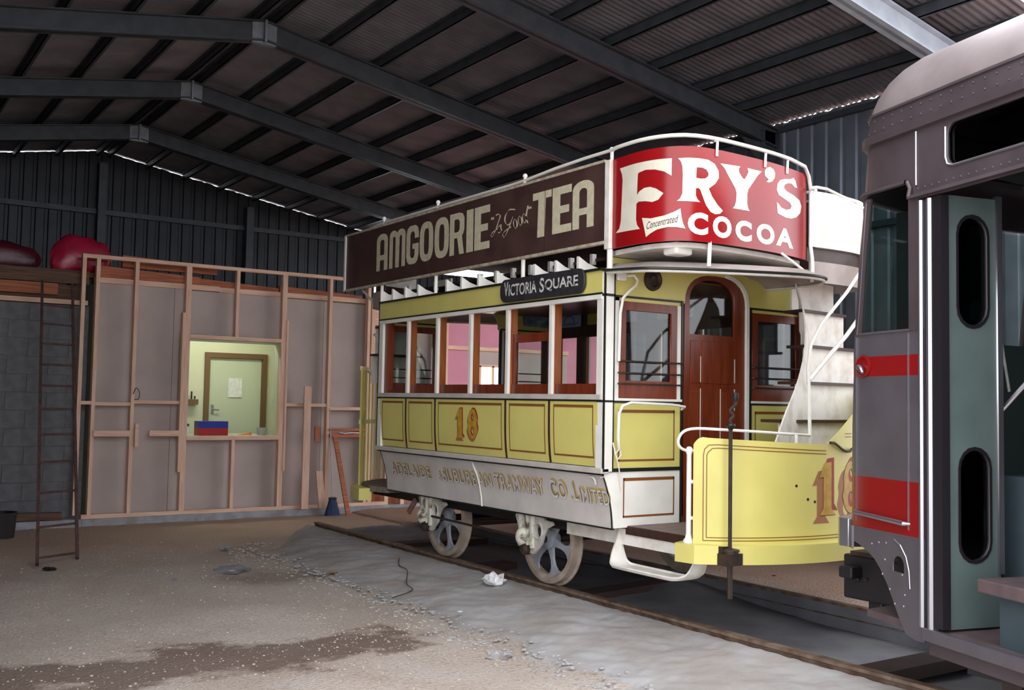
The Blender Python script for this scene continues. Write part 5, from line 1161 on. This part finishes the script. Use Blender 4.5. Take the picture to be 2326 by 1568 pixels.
# body behind the doorway (mostly out of frame)
def side_sheet(z0, z1, m, name='body_side'):
    for sg in (-1, 1):
        pts = [(-1.34, -7.6), (-1.34, -4.1), (-1.335, -3.6)] if sg < 0 else [(1.34, -7.6), (1.335, -3.6), (1.21, -2.94), (1.1, -2.58)]
        build(MB().sheet([[(x, y, z0) for x, y in pts], [(x, y, z1) for x, y in pts]]), name, m, ET, thick=.02)
for z0, z1, m in ((.35, .83, 'silver'), (.83, 1.112, 'tramred'), (1.112, 1.667, 'silver'), (1.667, 1.776, 'tramred'), (1.776, 1.9, 'silver'), (2.5, 2.955, 'silverdark')): side_sheet(z0, z1, m)
side_sheet(1.9, 2.5, 'dark_glass', 'side_window')
build(MB().sheet([[(-1.34, -7.6, .35), (1.34, -7.6, .35)], [(-1.34, -7.6, 3.12), (1.34, -7.6, 3.12)]]), 'end_wall', 'silver', ET, thick=.02)
# vestibule
build(MB().prism([(-1.30, -7.5), (-1.30, -3.4), (-1.08, -2.60), (-.94, -2.12), (.94, -2.12), (1.08, -2.6), (1.30, -3.4), (1.30, -7.5)], lambda u, v, w: (u, v, w), .345, .382), 'vestibule_floor', 'seatbrown', ET)
pl2('step_edge', 'silver', -.80, .0, .325, .388, -.02, .022, bevel=.008); pl2('step_edge', 'silverdark', -.80, -.0, .25, .325, -.06, -.03)
build(MB().prism([(-.34, -.02), (-.76, -.02), (-1.3, -.32), (-1.3, -2.2), (-.34, -2.0)], lambda u, v, w: Wf(u, v, w), .625, .69), 'saloon_floor', 'seatbrown', ET, bevel=.008)
build(MB().prism([(-.42, -.08), (-.76, -.08), (-.76, -.12), (-.42, -.12)], lambda u, v, w: Wf(u, v, w), .382, .625), 'step_riser', 'tealdark', ET)
bx('inner_wall', 'tealdark', ET, 1.02, 1.05, -7.5, -2.2, .38, 1.86); bx('inner_wall', 'tealdark', ET, 1.02, 1.05, -7.5, -2.2, 2.5, 3.0)
bx('inner_window', 'green_glass', ET, 1.02, 1.03, -7.5, -2.2, 1.86, 2.5); bx('wall_rail', 'teal', ET, .99, 1.02, -7.5, -2.2, 1.84, 1.88)
bx('ceiling_panel', 'tealdark', ET, -1.0, 1.0, -7.5, -2.3, 2.90, 2.93)
bx('inner_panel', 'teal', ET, .2, .95, -2.2, -2.17, .38, 1.9)
build(MB().tube([(-.72, -2.72, 1.43), (-.66, -2.90, 1.66), (-.62, -3.05, 1.8)], .014, 8), 'grab_rail', 'chrome', ET, smooth=True)
bx('locker', 'tealdark', ET, -.6, .3, -3.1, -2.7, .38, 1.15, bevel=.01)
build(MB().tube([(-.25, -2.42, 2.52), (-.2, -2.46, 2.0), (-.16, -2.5, 1.6)], .008, 6), 'cord', 'paper', ET)
# folded door leaves
LO = P0-dd*.10-no*.05; LA = radians(105); le = Vector((sin(LA), cos(LA), 0)); ln_ = Vector((-le.y, le.x, 0))
if ln_.x > 0: ln_ = -ln_
if ln_.y > 0: ln_ = -ln_
lf = lambda u, v, w=0: tuple(LO+le*u+ln_*w+Vector((0, 0, v)))
o1 = stadium(.163, 2.20, .098, .285, 8); o2 = stadium(.168, 1.01, .100, .285, 8)
dl = plate([rect(0, .335, .395, 2.585), o1, o2], lambda u, v, w: lf(u, v, w), .03, 'folding_door', 'teal', ET, label='pale teal folding door leaf with two tall round-ended windows')
for c, hv in ((2.20, .285), (1.01, .285)):
    cu = .163 if c > 2 else .168
    plate([stadium(cu, c, .100, hv+.002)], lambda u, v, w: lf(u, v, w-.004), .005, 'door_window', 'dark_glass', dl)
    plate([stadium(cu, c, .108, hv+.010), stadium(cu, c, .092, hv-.008)], lambda u, v, w: lf(u, v, w+.006), .028, 'window_rubber', 'rubber', dl)
plate([rect(.312, .345, .66, 2.6)], lambda u, v, w: lf(u, v, w+.012), .035, 'door_edge', 'chrome', dl)
build(MB().hexa([lf(-.05, .40, -.03), lf(.0, .40, -.03), lf(.0, .40, .03), lf(-.05, .40, .03), lf(-.05, 2.58, -.03), lf(.0, 2.58, -.03), lf(.0, 2.58, .03), lf(-.05, 2.58, .03)]), 'door_rubber', 'rubber', ET)
bx('backing', 'black', ET, -.78, -.74, -2.62, -2.2, .39, 2.6)
# cab fittings
build(MB().box(-.55, -.35, -2.45, -2.28, .38, 1.95).lathe([(.03, 0), (.10, .01), (.10, .035), (.03, .05)], (-.45, -2.36, 1.95), (0, 0, 1), 14).lathe([(.012, 0), (.012, .16), (.05, .18), (.05, .22), (0, .24)], (-.45, -2.36, 2.0), (0, 0, 1), 10), 'controller', 'black', ET, smooth=True)
build(MB().tube([(-.62, -2.30, 2.62), (-.62, -2.29, 2.52), (-.64, -2.31, 2.42), (-.70, -2.33, 2.30), (-.78, -2.36, 2.23)], .011, 8), 'wiper_pipe', 'sill_grey', ET, smooth=True)
# lamp, handle, bumper, coupler
build(MB().lathe([(.062, 0), (.062, .006), (.05, .010), (.045, -.01), (.0, -.012)], Wf(.487, .002, 1.725), no, 20), 'marker_lamp', 'tramred', ET, smooth=True)
build(MB().tube([Wf(.52, .01, 1.72), Wf(.487, .022, 1.71), Wf(.465, .026, 1.685)], [.018, .016, .010], 8), 'lamp_bulb', 'chrome', ET, smooth=True)
build(MB().tube([Wf(.56, .0, .912), Wf(.54, .022, .910), (Wf(.33, .024, .902)), Wf(.13, .022, .893), Wf(.105, .0, .893)], [.006, .013, .013, .013, .006], 8), 'tread_bar', 'chrome', ET, smooth=True)
bp = [(-.90, -1.965), (-.895, -1.90), (-.86, -1.865), (-.80, -1.845), (-.45, -1.77), (0, -1.73), (.45, -1.77), (.80, -1.845), (.86, -1.865), (.895, -1.90), (.90, -1.965), (.80, -2.02), (-.80, -2.02)]
build(MB().prism(bp, lambda u, v, w: (u, v, w), .70, .86), 'bumper', 'chrome', ET, smooth=True, bevel=.004)
cpl = build(MB().box(-.55, .25, -2.1, -1.66, .335, .60).box(-.65, -.5, -1.80, -1.70, .47, .54).box(-.5, -.42, -1.9, -1.8, .26, .34), 'coupler', 'black', ET, bevel=.012)
build(MB().tube([(-.56, -1.75, .52), (-.56, -1.78, .45), (-.56, -1.84, .47)], .01, 6).box(-.56, -.2, -2.05, -1.72, .60, .625), 'coupler_fitting', 'iron', cpl)
# underframe and a bogie
bx('underframe', 'black', ET, -1.0, 1.0, -7.4, -2.75, .18, .33)
bx('bogie_frame', 'iron', ET, -.95, -.87, -5.6, -3.0, .12, .30, bevel=.01); bx('bogie_frame', 'iron', ET, .87, .95, -5.6, -3.0, .12, .30, bevel=.01)
bx('life_guard', 'iron', ET, -.95, .95, -3.0, -2.9, .06, .22)
for y in (-3.6, -5.0):
    for sx in (-1, 1):
        build(MB().lathe([(.04, -.05), (.30, -.04), (.345, -.035), (.345, .03), (.33, .035), (.05, .05)], (sx*.7525, y, .325), (sx, 0, 0), 32), 'wheel', 'iron', ET, smooth=True)
